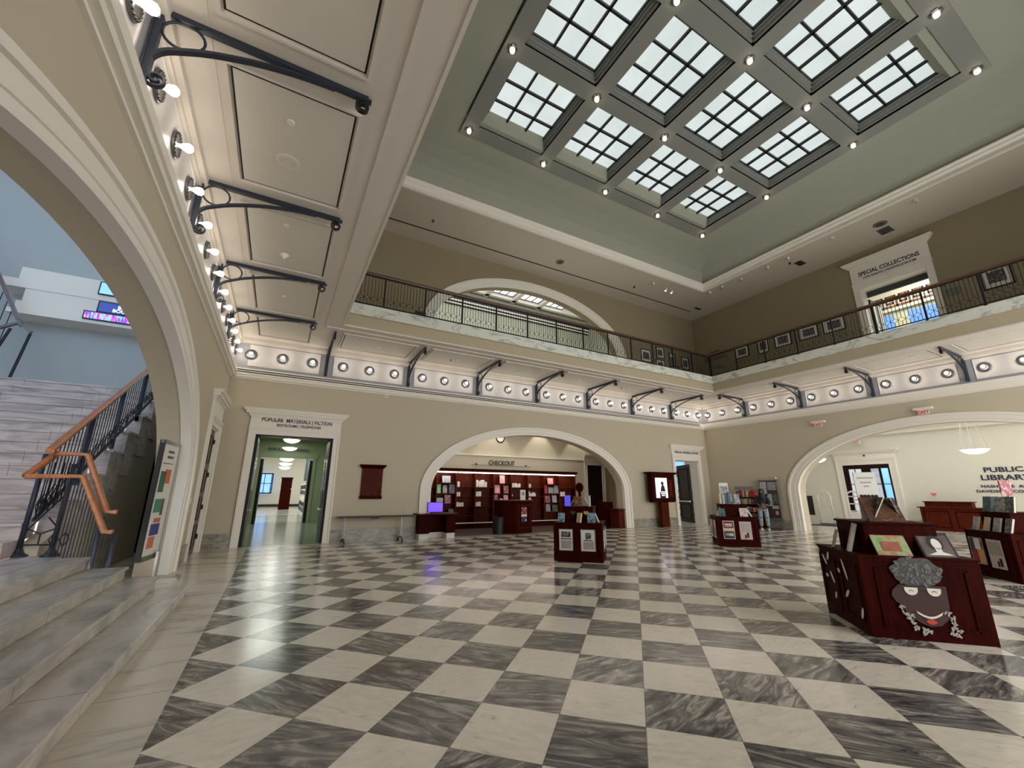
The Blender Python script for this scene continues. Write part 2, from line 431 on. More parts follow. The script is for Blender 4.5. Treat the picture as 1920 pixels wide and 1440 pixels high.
# ------------------------------------------------------------ door surrounds
def surround(Mx, ua, ub, zt, zc, z0=0, cw=.2, flare=.2, th=.5, jamb=None):
    mb = MB(Mx)
    for s, u in ((-1, ua), (1, ub)):
        a, b = sorted((u, u+s*cw)); mb.box(a, b, 0, .06, z0, zt+cw); c, d = sorted((u+s*cw*.72, u+s*cw)); mb.box(c, d, .058, .085, z0, zt+cw*.72)
    mb.box(ua, ub, 0, .06, zt, zt+cw); mb.box(ua-cw, ub+cw, .058, .085, zt+cw*.72, zt+cw)
    mb.box(ua-cw-.015, ub+cw+.015, 0, .10, zt+cw, zt+cw+.05)
    fz = zt+cw+.05; mb.box(ua-cw+.0, ub+cw, 0, .05, fz, zc-.24)
    h = (zc-(zc-.24))
    for i, (z, p) in enumerate(((.0, .06), (.05, .10), (.09, .16), (.16, .21), (.21, .235))):
        zz = zc-.24+z; z2 = zc-.24+(.05, .09, .16, .21, .24)[i]
        mb.box(ua-cw-p*flare/.2+.02, ub+cw+p*flare/.2-.02, 0, p, zz, z2)
    trim(mb, M['trim'])
    lm = MB(Mx)   # lining of the opening
    lm.box(ua, ua+.03, -th, 0, z0, zt).box(ub-.03, ub, -th, 0, z0, zt).box(ua, ub, -th, 0, zt-.03, zt)
    return trim(lm, jamb or M['trim'])
surround(FB, -.78, 1.44, 3.28, 4.08, jamb=M['blackmetal'])
surround(FB, 17.94, 19.78, 3.25, 4.02)
surround(FL, 12.78, 14.3, 3.22, 4.08, th=.12)
surround(FR, 4.65, 6.77, 9.98, 11.2, z0=6.9)
surround(FLOB, 9.4, 11.45, 3.08, 3.85, cw=.3, th=.3)
# dentils on the two back-wall hoods
for ua, ub, z in ((-.78, 1.44, 3.80), (17.94, 19.78, 3.74)):
    mb = MB(FB); u = ua-.2
    while u < ub+.2: mb.box(u, u+.03, .05, .075, z, z+.04); u += .06
    trim(mb, M['trim'])
# ------------------------------------------------------------ cornice + frieze + soffit, all three walls
BX = [9.45+2.83*k for k in range(-3, 4)]
SY = [12.41-2.67*k for k in range(0, 6)]
def frieze(Mx, u0, u1, posts, slots, e0, e1):
    mb = MB(Mx)   # cornice lip
    for z, z2, p in ((4.98, 5.02, .05), (5.02, 5.10, .13), (5.10, 5.13, .17)): mb.box(u0, u1, 0, p, z, z2)
    mb.box(u0, u1, 0, .15, 5.13, 5.28); mb.box(u0, u1, 0, .10, 5.28, 5.31)
    trim(mb, M['trim'])
    if slots:
        mb = MB(Mx); mb.box(u0+.1, u1-.5, .15, .156, 5.16, 5.19).box(u0+.1, u1-.5, .15, .156, 5.225, 5.255); trim(mb, M['black'])
    ed = sorted([u0]+posts+[u1]); mb = MB(Mx); mp = MB(Mx); mc = MB(Mx)
    mb.box(u0, u1, 0, .03, 5.30, 6.20)
    for a, b in zip(ed[:-1], ed[1:]):
        if b-a < 1: continue
        a2 = a + (.42 if a in (u0,) else .24); b2 = b - (.42 if b in (u1,) else .24)
        mp.box(a2, b2, .03, .04, 5.44, 6.08)
        for q in ((a2-.03, a2, 5.41, 6.11), (b2, b2+.03, 5.41, 6.11), (a2, b2, 5.41, 5.44), (a2, b2, 6.08, 6.11)): mp.box(q[0], q[1], .03, .052, q[2], q[3])
    trim(mb, M['band']); trim(mp, M['frieze'])
    mc.box(u0, u1, 0, .09, 6.14, 6.20).box(u0, u1, 0, .16, 6.20, ZS); trim(mc, M['soffit'])
frieze(FB, XL, XR, BX, True, 0, 0); frieze(FL, YF, YB, SY, False, 0, 0); frieze(FR, YF, YB, SY, False, 0, 0)
# soffit slab (the balcony) with a hole over the hall
EX0, EX1, EY = 1.1, 17.93, 12.25
mb = MB(); mb.box(XL, EX0, YF, YB, ZS, 6.9).box(EX1, XR, YF, YB, ZS, 6.9).box(EX0, EX1, EY, YB, ZS, 6.9)
struct(mb, 'ceiling_soffit', M['soffit'])
def ring(x0, x1, yy, w0, w1, z0, z1):
    """band that follows the balcony edge; w measured outward (towards the void +)"""
    mb = MB()
    mb.box(x0-w0, x0+w1, YF, yy-w1, z0, z1); mb.box(x1-w1, x1+w0, YF, yy-w1, z0, z1); mb.box(x0-w0, x1+w0, yy-w1, yy+w0, z0, z1)
    return mb
trim(ring(EX0, EX1, EY, 0, .02, ZS-.005, 6.72), M['fascia'])
trim(ring(EX0, EX1, EY, .3, .05, 6.72, 7.08), M['curb'])
trim(ring(EX0, EX1, EY, 0, .065, 6.70, 6.725), M['fascia'])
trim(ring(EX0, EX1, EY, .02, .03, ZS-.02, ZS+.03), M['soffit'])
# soffit coffers: moulded border with recessed-looking panel and black strips painting the shadow gap round it
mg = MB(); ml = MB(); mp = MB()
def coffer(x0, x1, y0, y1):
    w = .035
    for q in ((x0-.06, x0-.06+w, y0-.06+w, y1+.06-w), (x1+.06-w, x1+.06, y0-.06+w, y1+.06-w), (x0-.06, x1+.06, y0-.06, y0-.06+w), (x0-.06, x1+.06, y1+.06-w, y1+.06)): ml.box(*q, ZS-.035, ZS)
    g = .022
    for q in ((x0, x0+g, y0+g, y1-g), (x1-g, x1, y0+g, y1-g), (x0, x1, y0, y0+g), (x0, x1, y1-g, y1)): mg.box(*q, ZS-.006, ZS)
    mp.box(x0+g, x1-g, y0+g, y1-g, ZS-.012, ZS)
for a, b in zip([YF]+SY[::-1], SY[::-1]+[14.63]):
    if b-a < 1: continue
    coffer(XL+.62, XL+2.0, a+.34, b-.3); coffer(XR-2.0, XR-.62, a+.34, b-.3)
for a, b in zip(BX[:-1], BX[1:]): coffer(a+.3, b-.3, YB-2.0, YB-.62)
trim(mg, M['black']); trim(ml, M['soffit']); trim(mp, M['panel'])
mb = MB()
for a, b in ((.66, .70),):
    mb.box(XL+2.36, XL+2.40, YF, YB-2.36, ZS-.03, ZS).box(XR-2.40, XR-2.36, YF, YB-2.36, ZS-.03, ZS).box(XL+2.36, XR-2.36, YB-2.40, YB-2.36, ZS-.03, ZS)
    mb.box(XL+.46, XL+.475, YF, YB-.46, ZS-.006, ZS).box(XR-.475, XR-.46, YF, YB-.46, ZS-.006, ZS)
trim(mb, M['soffit'])
# ------------------------------------------------------------ upper ceiling, cornice, dome
ZU = 11.6
mb = MB(); mb.box(XL, EX0-.1, YF, YB, ZU, ZU+.1).box(EX1, XR, YF, YB, ZU, ZU+.1).box(EX0-.1, EX1, 12.15, YB, ZU, ZU+.1)
struct(mb, 'ceiling_upper', plain('upper_ceiling_paint', (196, 187, 172), .8, var=.02))
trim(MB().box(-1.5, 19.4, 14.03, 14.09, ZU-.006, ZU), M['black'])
DX0, DX1, DY1, DY0 = EX0-.1, EX1, 12.15, -.7
def oring(prof, mat, name=None):
    """profile (inset, z) swept round the dome opening"""
    mb = MB(); R = []
    for o, z in prof: R.append([(DX0+o, DY0+o, z), (DX1-o, DY0+o, z), (DX1-o, DY1-o, z), (DX0+o, DY1-o, z)])
    mb.loft(R, caps=False)
    return struct(mb, name, mat) if name else trim(mb, mat)
oring([(-.02, ZU-.02), (.06, ZU-.02), (.06, ZU+.05), (.02, ZU+.10), (.02, ZU+.16), (.10, ZU+.22), (.10, ZU+.28), (.16, ZU+.33), (.16, ZU+.37), (0, ZU+.37)], M['trim'])
oring([(.0, ZU+.3), (.02, ZU+.45), (.12, ZU+.66), (.35, ZU+.86), (.7, ZU+1.0), (1.2, ZU+1.1), (1.85, ZU+1.15), (2.6, ZU+1.16), (2.9, ZU+1.6)], M['dome'], 'ceiling_dome')
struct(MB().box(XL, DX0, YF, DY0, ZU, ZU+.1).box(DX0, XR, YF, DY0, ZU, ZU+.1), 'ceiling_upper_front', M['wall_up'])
struct(MB().box(XL, XR, YF-.2, YF, ZS, ZU+.1), 'light_block_upper', M['wall_up'])  # unseen, added to keep front light off the upper level and dome
struct(MB().box(XL, 4.5, YF-.2, YF, 0, ZS), 'light_block_front', M['wall'])  # unseen partial closure, added to shade the left wall from front light
struct(MB().box(-9.5, -6.0, -4.2, -4.0, 0, 12.8), 'light_block_stairhall', M['hall'])  # unseen half closure, added to cut the light entering the stair hall
# skylight grid
NX = [3.89+2.805*i for i in range(5)]; NY = [9.93-2.82*j for j in range(4)]
sky = thing('skylight', (9.5, 5.7, 12.7), 'coffered skylight of twelve nine-pane bays over the hall', 'skylight')
mb = MB()
for x in NX: 
    w = .23
    mb.box(x-w, x+w, NY[-1]-.23, NY[0]+.23, 12.70, 12.95)
for y in NY:
    for a, b in zip(NX[:-1], NX[1:]): mb.box(a+.23, b-.23, y-.23, y+.23, 12.70, 12.95)
mb.build('coffer_frame', M['coffer'], sky)
for i in range(4):
    for j in range(3):
        x0, x1, y1, y0 = NX[i]+.23, NX[i+1]-.23, NY[j]-.23, NY[j+1]+.23
        mb = MB()
        for o, z0, z1 in ((0, 12.72, 13.1), (.05, 12.78, 13.1), (.09, 12.86, 13.1), (.13, 12.95, 13.1)):
            t = .05
            mb.box(x0+o-t if o else x0-t, x0+o+.0, y0, y1, z0, z1); mb.box(x1-o, x1-o+t, y0, y1, z0, z1); mb.box(x0, x1, y0+o-t, y0+o, z0, z1); mb.box(x0, x1, y1-o, y1-o+t, z0, z1)
        mb.build('coffer_moulding', M['coffer'], sky)
        a, b, c, d = x0+.13, x1-.13, y0+.13, y1-.13
        pw = MB(); pw.box(a, b, c, d, 13.08, 13.10); g = pw.build('glass', M['glass'], sky)
        mn = MB(); w = .028
        for k in range(4):
            u = a+(b-a)*k/3; v = c+(d-c)*k/3
            mn.box(u-w, u+w, c, d, 13.0, 13.08); mn.box(a, b, v-w, v+w, 13.0, 13.08)
        mn.build('muntin', M['irondark'], g)
# ------------------------------------------------------------ lamps: bulbs of the frieze and of the skylight
ROOT = ident()
L0 = thing('wall_light', (0, 0, 0), 'x', 'light')
mb = MB(); mb.lathe([(.165, 0), (.17, .012), (.15, .035), (.125, .026), (.12, .034), (.08, .018), (.045, .03), (.03, .06)], (0, 0, 0), 1, 22)
ROS = mb.build('rosette', M['grey'], L0, smooth=True)
mb = MB()
for i in range(20):
    a = 2*PI*i/20; mb.sphere((.142*math.cos(a), .034, .142*math.sin(a)), .013, 5, m=4)
mb.build('beading', M['irondark'], ROS)
mb = MB(); mb.lathe([(.022, .05), (.03, .07), (.046, .10), (.056, .13), (.05, .165), (.028, .185), (.004, .19)], (0, 0, 0), 1, 14)
mb.build('bulb', M['bulb'], L0, smooth=True)
index_kids()
def lamp_at(Mx, u, z, label, group):
    # local +y is outward
    loc = Mx @ Vector((u, .04, z)); out = (Mx.to_3x3() @ Vector((0, 1, 0)))
    rz = math.atan2(out.y, out.x)-PI/2
    dup(L0, TM(loc, rz), label, group)
def bays(posts, lo, hi):
    e = [lo]+sorted(posts)+[hi]; return [(a, b) for a, b in zip(e[:-1], e[1:]) if b-a > 1.5]
ORD = ['first', 'second', 'third', 'fourth', 'fifth', 'sixth', 'seventh', 'eighth']
POSN = ['left', 'middle', 'right']
for i, (a, b) in enumerate(bays(BX, XL, XR)):
    c = (a+b)/2
    for k in range(3): lamp_at(FB, c+(k-1)*.885, 5.78, '%s bulb of the %s bay from the left on the back wall frieze' % (POSN[k], ORD[i]), 'bare bulbs along the back wall frieze')
for i, (a, b) in enumerate(sorted(bays(SY, YF, YB), reverse=True)):
    c = (a+b)/2
    if c < 0: continue
    for k in range(3):
        u = c+(k-1)*.885
        if u > 1.2: lamp_at(FL, u, 5.78, '%s bulb in the %s bay from the corner on the left wall frieze' % (['near', 'middle', 'far'][k], ORD[i]), 'bare bulbs along the left wall frieze')
        lamp_at(FR, u, 5.78, '%s bulb in the %s bay from the corner on the right wall frieze' % (['right', 'middle', 'left'][k], ORD[i]), 'bare bulbs along the right wall frieze')
drop(L0)
L1 = thing('skylight_lamp', (0, 0, 0), 'x', 'light')
MB().box(-.12, -.09, -.06, .06, -.03, 0).box(.09, .12, -.06, .06, -.03, 0).box(-.06, .06, .09, .12, -.03, 0).box(-.06, .06, -.12, -.09, -.03, 0).build('bracket', M['grey'], L1)
MB().lathe([(.10, 0), (.105, -.02), (.09, -.045), (.06, -.03), (.03, -.03)], n=20).build('collar', M['grey'], L1, smooth=True)
MB().lathe([(.03, -.03), (.055, -.05), (.065, -.085), (.055, -.12), (.02, -.14), (.004, -.142)], n=14).build('bulb', M['bulb2'], L1, smooth=True)
index_kids()
for j, y in enumerate(NY):
    for i, x in enumerate(NX):
        dup(L1, TM((x, y, 12.70), 0), 'bulb at the %s row, %s crossing from the left of the skylight frame' % (['back', 'second', 'third', 'nearest'][j], ORD[i]), 'bare bulbs on the skylight frame')
drop(L1)
# ------------------------------------------------------------ iron brackets
B0 = thing('iron_bracket', (0, 0, 0), 'x', 'bracket')   # local +y out of the wall, x across
MB().box(-.035, .035, .055, .115, 5.36-6.285, 0).box(-.05, .05, .045, .06, 5.38-6.285, 0).build('wall_bar', M['iron'], B0, bevel=.006)
MB().box(-.035, .035, .05, 2.12, -.055, -.02).box(-.025, .025, .05, 2.08, -.02, .02).build('top_arm', M['iron'], B0, bevel=.005)
def smooth(P, n=6):
    P = [Vector(p) for p in P]; out = []
    for i in range(len(P)-1):
        p0, p1, p2, p3 = P[max(i-1, 0)], P[i], P[i+1], P[min(i+2, len(P)-1)]
        for k in range(n): t = k/n; out.append(.5*((2*p1)+(p2-p0)*t+(2*p0-5*p1+4*p2-p3)*t*t+(3*p1-p0-3*p2+p3)*t**3))
    return out+[P[-1]]
pts = smooth([(0, .08, -.86), (0, .075, -.74), (0, .10, -.60), (0, .17, -.49), (0, .30, -.405), (0, .54, -.29), (0, .93, -.165), (0, 1.35, -.085), (0, 1.7, -.055)])
MB().strip(pts, .06, .034, (1, 0, 0)).build('curved_brace', M['iron'], B0)
MB().tube([(0, .29+.175*math.cos(a), -.215+.165*math.sin(a)) for a in [2*PI*i/28 for i in range(28)]], .014, 6, close=True).build('ring', M['iron'], B0, smooth=True)
def spiral(cy, cz, r0, r1, turns, a0, n=40): return [(0, cy+(r0+(r1-r0)*i/n)*math.cos(a0+turns*2*PI*i/n), cz+(r0+(r1-r0)*i/n)*math.sin(a0+turns*2*PI*i/n)) for i in range(n+1)]
MB().strip(spiral(.17, -.84, .09, .025, 1.5, PI), .05, .016, (1, 0, 0)).build('lower_scroll', M['iron'], B0)
MB().strip(spiral(2.03, -.15, .085, .035, 1.3, PI/2), .06, .026, (1, 0, 0)).build('tip_scroll', M['irondark'], B0)
index_kids()
def brk(Mx, u, label):
    loc = Mx @ Vector((u, 0, 6.285)); out = (Mx.to_3x3() @ Vector((0, 1, 0))); dup(B0, TM(loc, math.atan2(out.y, out.x)-PI/2), label, 'iron brackets under the balcony')
for i, x in enumerate(BX): brk(FB, x, '%s iron scroll bracket from the left on the back wall' % ORD[i])
for i, y in enumerate(SY):
    if y > 1: brk(FL, y, '%s iron scroll bracket from the corner on the left wall' % ORD[i]); brk(FR, y, '%s iron scroll bracket from the corner on the right wall' % ORD[i])
drop(B0)
# ------------------------------------------------------------ balcony railings
def railing(name, fr, length, label, posts=1.31, zb=7.12, zt=8.2):
    """fr maps (u along, v across, z)"""
    r = thing(name, fr @ Vector((0, 0, zb)), label, 'railing')
    MB(fr).box(0, length, -.045, .045, zt-.055, zt+.01).box(0, length, -.03, .03, zt-.075, zt-.055).build('handrail', M['railwood2'], r, bevel=.012)
    MB(fr).box(0, length, -.02, .02, zt-.11, zt-.075).build('top_bar', M['irondark'], r)
    MB(fr).box(0, length, -.018, .018, zb, zb+.03).build('bottom_bar', M['irondark'], r)
    n = int(length/posts)
    for k in range(n+1):
        u = k*posts; MB(fr).box(u-.024, u+.024, -.024, .024, zb-.05, zt-.1).box(u-.04, u+.04, -.04, .04, zb-.06, zb-.03).build('post', M['irondark'], r)
        nb = 12; s = posts/(nb+1)
        if k == n:
            nb = int((length-u)/s)
            if nb < 3: break
        mb = MB(fr); w = .0065; zd = zb+.23; hd = .085
        for i in range(1, nb+1):
            x = u+i*s; odd = i % 2 == 1
            if odd:
                mb.box(x-w, x+w, -w, w, zd+hd, zt-.1); mb.box(x-w, x+w, -w, w, zb, zd-hd)
                L = [(x, 0, zd+hd), (x+s, 0, zd), (x, 0, zd-hd), (x-s, 0, zd)]
                for p, q in zip(L, L[1:]+L[:1]): mb.tube([p, q], w, 4)
                mb.tube([(x, 0, zt-.13), (x+s*.5, 0, zt-.115), (x+s, 0, zt-.15)], w, 4)
            else:
                mb.box(x-w, x+w, -w, w, zb, zt-.1)
        mb.build('baluster_panel', M['irondark'], r)
    return r
FRb = Matrix(((-1, 0, 0, EX1-.02), (0, 1, 0, EY+.02), (0, 0, 1, 0), (0, 0, 0, 1)))
railing('balcony_railing', FRb, 16.78, 'dark iron balcony railing with brown handrail along the back wall')
FRr = Matrix(((0, 1, 0, EX1-.02), (-1, 0, 0, EY+.02), (0, 0, 1, 0), (0, 0, 0, 1)))
railing('balcony_railing', FRr @ Matrix.Translation((.06, 0, 0)), 14.4, 'dark iron balcony railing with brown handrail along the right wall')

# ============================================================ adjoining rooms (setting)
# stair hall behind the left arch
TOP = 4.11
struct(MB().box(-9.5, -2.17, 15.4, 15.6, -1, 13), 'wall_stairhall_back', M['hall'])
struct(MB().box(-9.6, -9.4, -4, 15.6, -1, 13), 'wall_stairhall_left', M['hall'])
struct(MB().box(-9.5, -2.17, -4, 15.6, 12.8, 13), 'ceiling_stairhall', M['hall'])
struct(MB().box(-9.5, -2.6, -4, 8.60, .56, .66).box(-3.165, -2.6, 8.60, 9.3, .56, .66), 'floor_landing', M['stair'])
struct(MB().box(-3.6, -1.9, 8.62, 14.9, -.1, -.001), 'floor_passage', M['border'])
# stepped bulkhead with the wall screens
mb = MB(); mb.box(-6.6, -3.6, 14.75, 15.4, 6.93, 7.28).box(-6.9, -3.6, 14.72, 15.4, 6.70, 6.93).box(-6.42, -3.6, 14.75, 15.4, 6.33, 6.70).box(-6.5, -3.6, 14.70, 15.4, 6.08, 6.33).box(-6.6, -3.6, 14.66, 15.4, 5.98, 6.10)
trim(mb, M['trim'])
def screen(name, x0, x1, z0, z1, mat, label, y=14.66):
    t = thing(name, ((x0+x1)/2, y, z0), label, 'screen')
    MB().box(x0-.03, x1+.03, y, y+.05, z0-.03, z1+.03).build('bezel', M['blackpl'], t)
    MB().box(x0, x1, y-.006, y, z0, z1).build('display', mat, t); return t
screen('wall_screen', -5.0, -4.3, 6.88, 7.2, M['daypane'], 'upper wall screen with pale blue picture above the stair landing')
s2 = screen('wall_screen', -4.93, -3.9, 6.36, 6.63, M['scrblue'], 'navy wall screen with white words above the stair landing')
text('BRING', TM((-4.35, 14.648, 6.49), 0), .13, M['whiteglow'], 'lettering', s2); text('BOOKS', TM((-4.42, 14.648, 6.385), 0), .13, M['whiteglow'], 'lettering', s2)
screen('wall_screen', -5.15, -4.1, 6.10, 6.28, blotch('ticker_screen', [(20, 60, 220), (60, 210, 240), (210, 80, 200), (20, 40, 200), (120, 230, 250)], 5, stretch=(3, 1, .5), emit=1.4), 'long narrow wall screen with blue and pink blocks', 14.6)
# entry steps
st = thing('entry_steps', (-1.6, 3, 0), 'four broad grey marble steps rising through the left arch', 'steps')
for i, x in enumerate((-1.04, -1.42, -1.80, -2.25)):
    z0, z1 = .165*i, .165*(i+1); x2 = (-1.42, -1.80, -2.25, -2.6)[i]
    mb = MB(); mb.box(x2-.02, x, -3.5, 8.5-.0, z0, z1-.04).box(x2-.02, x+.022, -3.5, 8.55, z1-.04, z1)
    mb.build('step', M['slab'], st, bevel=.008)
# main flight
fl = thing('staircase', (-5.5, 11, .66), 'wide marble staircase climbing away behind the left arch', 'staircase')
for k in range(1, 16):
    y = 8.6+.365*(k-1); z = .66+.23*k
    MB().box(-9.3, -3.17, y, y+(.40 if k < 15 else 1.65), z-.23, z-.04).box(-9.3, -3.17, y-.025, y+(.40 if k < 15 else 1.65), z-.04, z).build('step', M['stair'], fl)
mb = MB()
for k in range(2, 15, 2):
    y = 8.62+.365*k; z = .66+.23*k+.30; mb.box(-3.14, -2.9, y, y+.76, z-.9 if k > 1 else 0.0, z)
    mb.box(-3.16, -2.86, y-.02, y+.76, z-.04, z)
mb.build('cheek_curb', M['stair'], fl)
struct(MB().prism([(9.02, 0), (14.3, 0), (14.3, 4.0), (9.5, 1.0), (9.02, .80)], -3.165, -2.95, 0), 'wall_stair_cheek', M['wall'])
struct(MB().box(-3.3, -3.12, 14.3, 15.4, 0, 4.0).box(-3.12, -2.27, 14.9, 15.0, 0, 4.2), 'passage_dark_sheet', M['doordark'])  # dark-coloured sheet standing in for the shade of the open gap
# stair railing
SL = .60
def rz_(y): return 2.20+SL*(y-8.7)
rl = thing('stair_railing', (-3.0, 8.7, .66), 'dark iron stair railing with honey wood handrail beside the marble flight', 'railing')
MB().prism([(-3.045, -.03), (-2.955, -.03), (-2.955, .03), (-3.045, .03)], 8.7, 13.6).bm  # profile check
def sloped(x0, x1, y0, y1, f, h):
    m = MB(); m.loft([[(x0, y0, f(y0)), (x1, y0, f(y0)), (x1, y0, f(y0)+h), (x0, y0, f(y0)+h)], [(x0, y1, f(y1)), (x1, y1, f(y1)), (x1, y1, f(y1)+h), (x0, y1, f(y1)+h)]]); return m
sloped(-3.05, -2.95, 8.65, 13.4, lambda y: rz_(y)-.06, .075).build('handrail', M['railwood'], rl, bevel=.015)
sloped(-3.02, -2.98, 8.75, 13.4, lambda y: rz_(y)-.10, .03).build('top_bar', M['irondark'], rl)
sloped(-3.02, -2.98, 8.75, 13.4, lambda y: rz_(y)-1.08, .035).build('bottom_bar', M['irondark'], rl)
for y in (9.9, 11.1, 12.3): MB().box(-3.035, -2.965, y-.03, y+.03, (rz_(y)-1.25 if y > 9 else .66), rz_(y)-.06).build('post', M['iron'], rl)
mb = MB(); y = 8.85; i = 0
while y < 13.4:
    mb.box(-3.006, -2.994, y-.006, y+.006, rz_(y)-1.06, rz_(y)-.08)
    if i % 2 == 0:
        zc = rz_(y)-.85; L = [(-3, y, zc+.1), (-3, y+.1, zc+.06), (-3, y, zc-.1), (-3, y-.1, zc-.06)]
        for p, q in zip(L, L[1:]+L[:1]): mb.tube([p, q], .008, 4)
    y += .125; i += 1
mb.build('baluster_panel', M['irondark'], rl)
# step railing across the end of the entry steps (two handrails, newels, balusters)
sr_ = thing('step_railing', (-2.6, 8.75, 0), 'stepped iron railing with two honey wood handrails at the end of the entry steps', 'railing')
def hr(pts, name):
    m = MB(); m.strip(pts, .085, .07, (0, 1, 0)); m.build(name, M['railwood'], sr_, bevel=.014)
hr([(-3.16, 8.62, 1.78), (-2.56, 8.62, 1.79), (-2.17, 8.62, .99), (-2.07, 8.62, .99)], 'handrail')
hr([(-3.0, 8.80, 2.13), (-2.62, 8.80, 2.12), (-2.24, 8.80, 1.27), (-2.12, 8.80, 1.27)], 'handrail')
m = MB(); m.strip([(-3.16, 8.62, 1.78), (-3.0, 8.95, 2.15)], .085, .07, (1, 0, 0)); m.build('handrail', M['railwood'], sr_, bevel=.014)
def newel(x, y, z0, z1):
    MB().cyl((x, y, z0), .032, z1-z0, n=12).lathe([(.11, z0), (.11, z0+.02), (.07, z0+.04), (.045, z0+.09), (.032, z0+.12)], (x, y, 0), 2, 14).build('newel_post', M['iron'], sr_, smooth=True)
newel(-3.14, 8.98, .66, 2.12); newel(-2.76, 8.86, .66, 1.98)
newel(-2.26, 8.72, 0, 1.2); newel(-2.06, 8.72, 0, .95)
mb = MB()
NS = lambda u, z: (-3.12+.36*u, 8.97-.10*u, z)
mb.tube([NS(0, .82), NS(1, .82)], .012, 5)
for p, q in ((NS(0, 1.05), NS(.5, .97)), (NS(.5, .97), NS(1, 1.05)), (NS(.5, .97), NS(.5, .83)), (NS(1, 1.05), NS(.62, 1.2)), (NS(0, 1.0), NS(1, 1.55))): mb.tube([p, q], .010, 5)
for i in range(1, 6):
    u = i/6; mb.tube([NS(u, 1.1+.4*u), NS(u, 2.0)], .008, 4)
    if i < 5: mb.tube([NS(u, 1.45+.2*u), NS(u+.08, 1.33+.2*u), NS(u, 1.2+.2*u), NS(u-.08, 1.33+.2*u), NS(u, 1.45+.2*u)], .008, 4)
mb.build('newel_screen', M['irondark'], sr_)
mb = MB()
for i in range(17):
    x = -2.72+i*.037; zt = 1.70 if x < -2.58 else 1.72-(x+2.56)*2.05
    mb.box(x-.0065, x+.0065, 8.70, 8.713, .02, max(.6, zt))
    if i % 3 == 0 and x < -2.5:
        L = [(x, 8.7, 1.0), (x+.05, 8.7, .9), (x, 8.7, .8), (x-.05, 8.7, .9)]
        for p, q in zip(L, L[1:]+L[:1]): mb.tube([p, q], .007, 4)
mb.build('baluster_panel', M['irondark'], sr_)
# rail on the far left of the landing
r2t = thing('landing_railing', (-6.1, 13.6, TOP), 'dark wooden handrail on iron posts at the top of the marble flight', 'railing')
MB().strip([(-7.3, 14.0, 8.0), (-6.06, 14.0, 5.64), (-5.95, 14.0, 5.45)], .07, .07, (0, 1, 0)).build('handrail', M['railwood2'], r2t)
MB().strip([(-7.2, 13.9, 5.0), (-6.25, 13.9, 5.32), (-5.98, 13.9, 5.50), (-5.72, 13.9, 5.30)], .07, .06, (0, 1, 0)).build('handrail', M['railwood2'], r2t)
for p, q in (((-5.75, 13.95, 5.28), (-5.86, 13.95, 4.12)), ((-6.1, 13.95, 5.35), (-6.35, 13.95, 4.12)), ((-7.4, 13.95, 7.0), (-6.4, 13.95, 5.0))): MB().tube([p, q], .03, 8).build('post', M['irondark'], r2t)
mb = MB()
for i in range(9): x = -6.2-.12*i; mb.tube([(x, 14.0, 5.8+1.9*(-6.2-x)), (x-.05, 14.0, 4.6+1.9*(-6.2-x))], .009, 4)
mb.build('baluster_panel', M['irondark'], r2t)
# left wall door leaf
dl = MB(FL); dl.box(12.81, 14.27, -.09, -.035, 0, 3.19); d1 = struct(dl, 'door_1', M['doorbrown'])
mb = MB(FL)
for u in (12.95, 13.62):
    for z in (.15, .85, 1.55, 2.3):
        h = .58 if z < 2 else .75
        for q in ((u, u+.5, z, z+.03), (u, u+.5, z+h-.03, z+h), (u, u+.03, z, z+h), (u+.47, u+.5, z, z+h)): mb.box(q[0], q[1], -.035, -.02, q[2], q[3])
mb.build('door_panel_moulding', M['doordark'], d1)
for z in (.35, 1.1, 1.95, 2.85): MB(FL).cyl((14.25, -.01, z), .02, .12).build('hinge', M['blackmetal'], d1)
ts = MB(FL); ts.box(12.0, 12.09, 0, .03, 1.3, 1.43); tag(ts.build('wall_thermostat', M['white']), 'small white box on the left wall between the arch and the brown door', 'thermostat')

# ---- checkout room
YC = 18.35
struct(MB().box(3.6, 17.6, YC, YC+.2, 0, 3.32), 'wall_checkout_lower', M['wall'])
struct(MB().box(3.6, 17.6, YC+.15, YC+.35, 3.3, 5.2), 'wall_checkout_upper', M['wall'])
struct(MB().box(3.6, 17.6, YC-.04, YC+.16, 3.28, 3.34), 'trim_checkout_ledge', M['trim'])
struct(MB().box(3.6, 17.6, YB+.5, YC+.4, 5.2, 5.3), 'ceiling_checkout', M['wall'])
struct(MB().box(3.6, 3.8, YB+.5, YC+.3, 0, 5.2), 'wall_checkout_left', M['wall'])
wall(Matrix(((0, -1, 0, 16.9), (1, 0, 0, 0), (0, 0, 1, 0), (0, 0, 0, 1))), YB+.5, YC+.3, 0, 5.2, .25, [(15.7, 17.3, ell(16.5, .8, 2.1, .8), 0)], 'wall_checkout_right', M['wall'])
struct(MB().box(17.15, 17.4, 14.96+.5, 24, 0, 5.2), 'wall_fiction_left', M['wall'])
for x in (6.3, 9.2, 11.9, 14.4): spot('wallwash_light', (x, YC-.55, 5.12), 55, (1, .93, .84), (math.radians(16), 0, 0), 75, .4)
surround(Matrix(((1, 0, 0, 0), (0, -1, 0, YC), (0, 0, 1, 0), (0, 0, 0, 1))), 14.9, 15.95, 3.05, 3.62, cw=.2, flare=.06, th=.0)
d2 = struct(MB().box(14.93, 15.92, YC-.02, YC-.005, 0, 3.03), 'door_2', M['doordark'])
t = thing('checkout_sign', (9.57, YC-.05, 2.83), 'dark letters spelling checkout on a thin rail above the shelves', 'sign')
text('CHECKOUT', TM((9.57, YC-.03, 2.86), 0), .31, M['ink'], 'lettering', t, sx=.86)
MB().box(7.95, 11.25, YC-.035, YC-.02, 2.825, 2.84).build('rail', M['ink'], t)
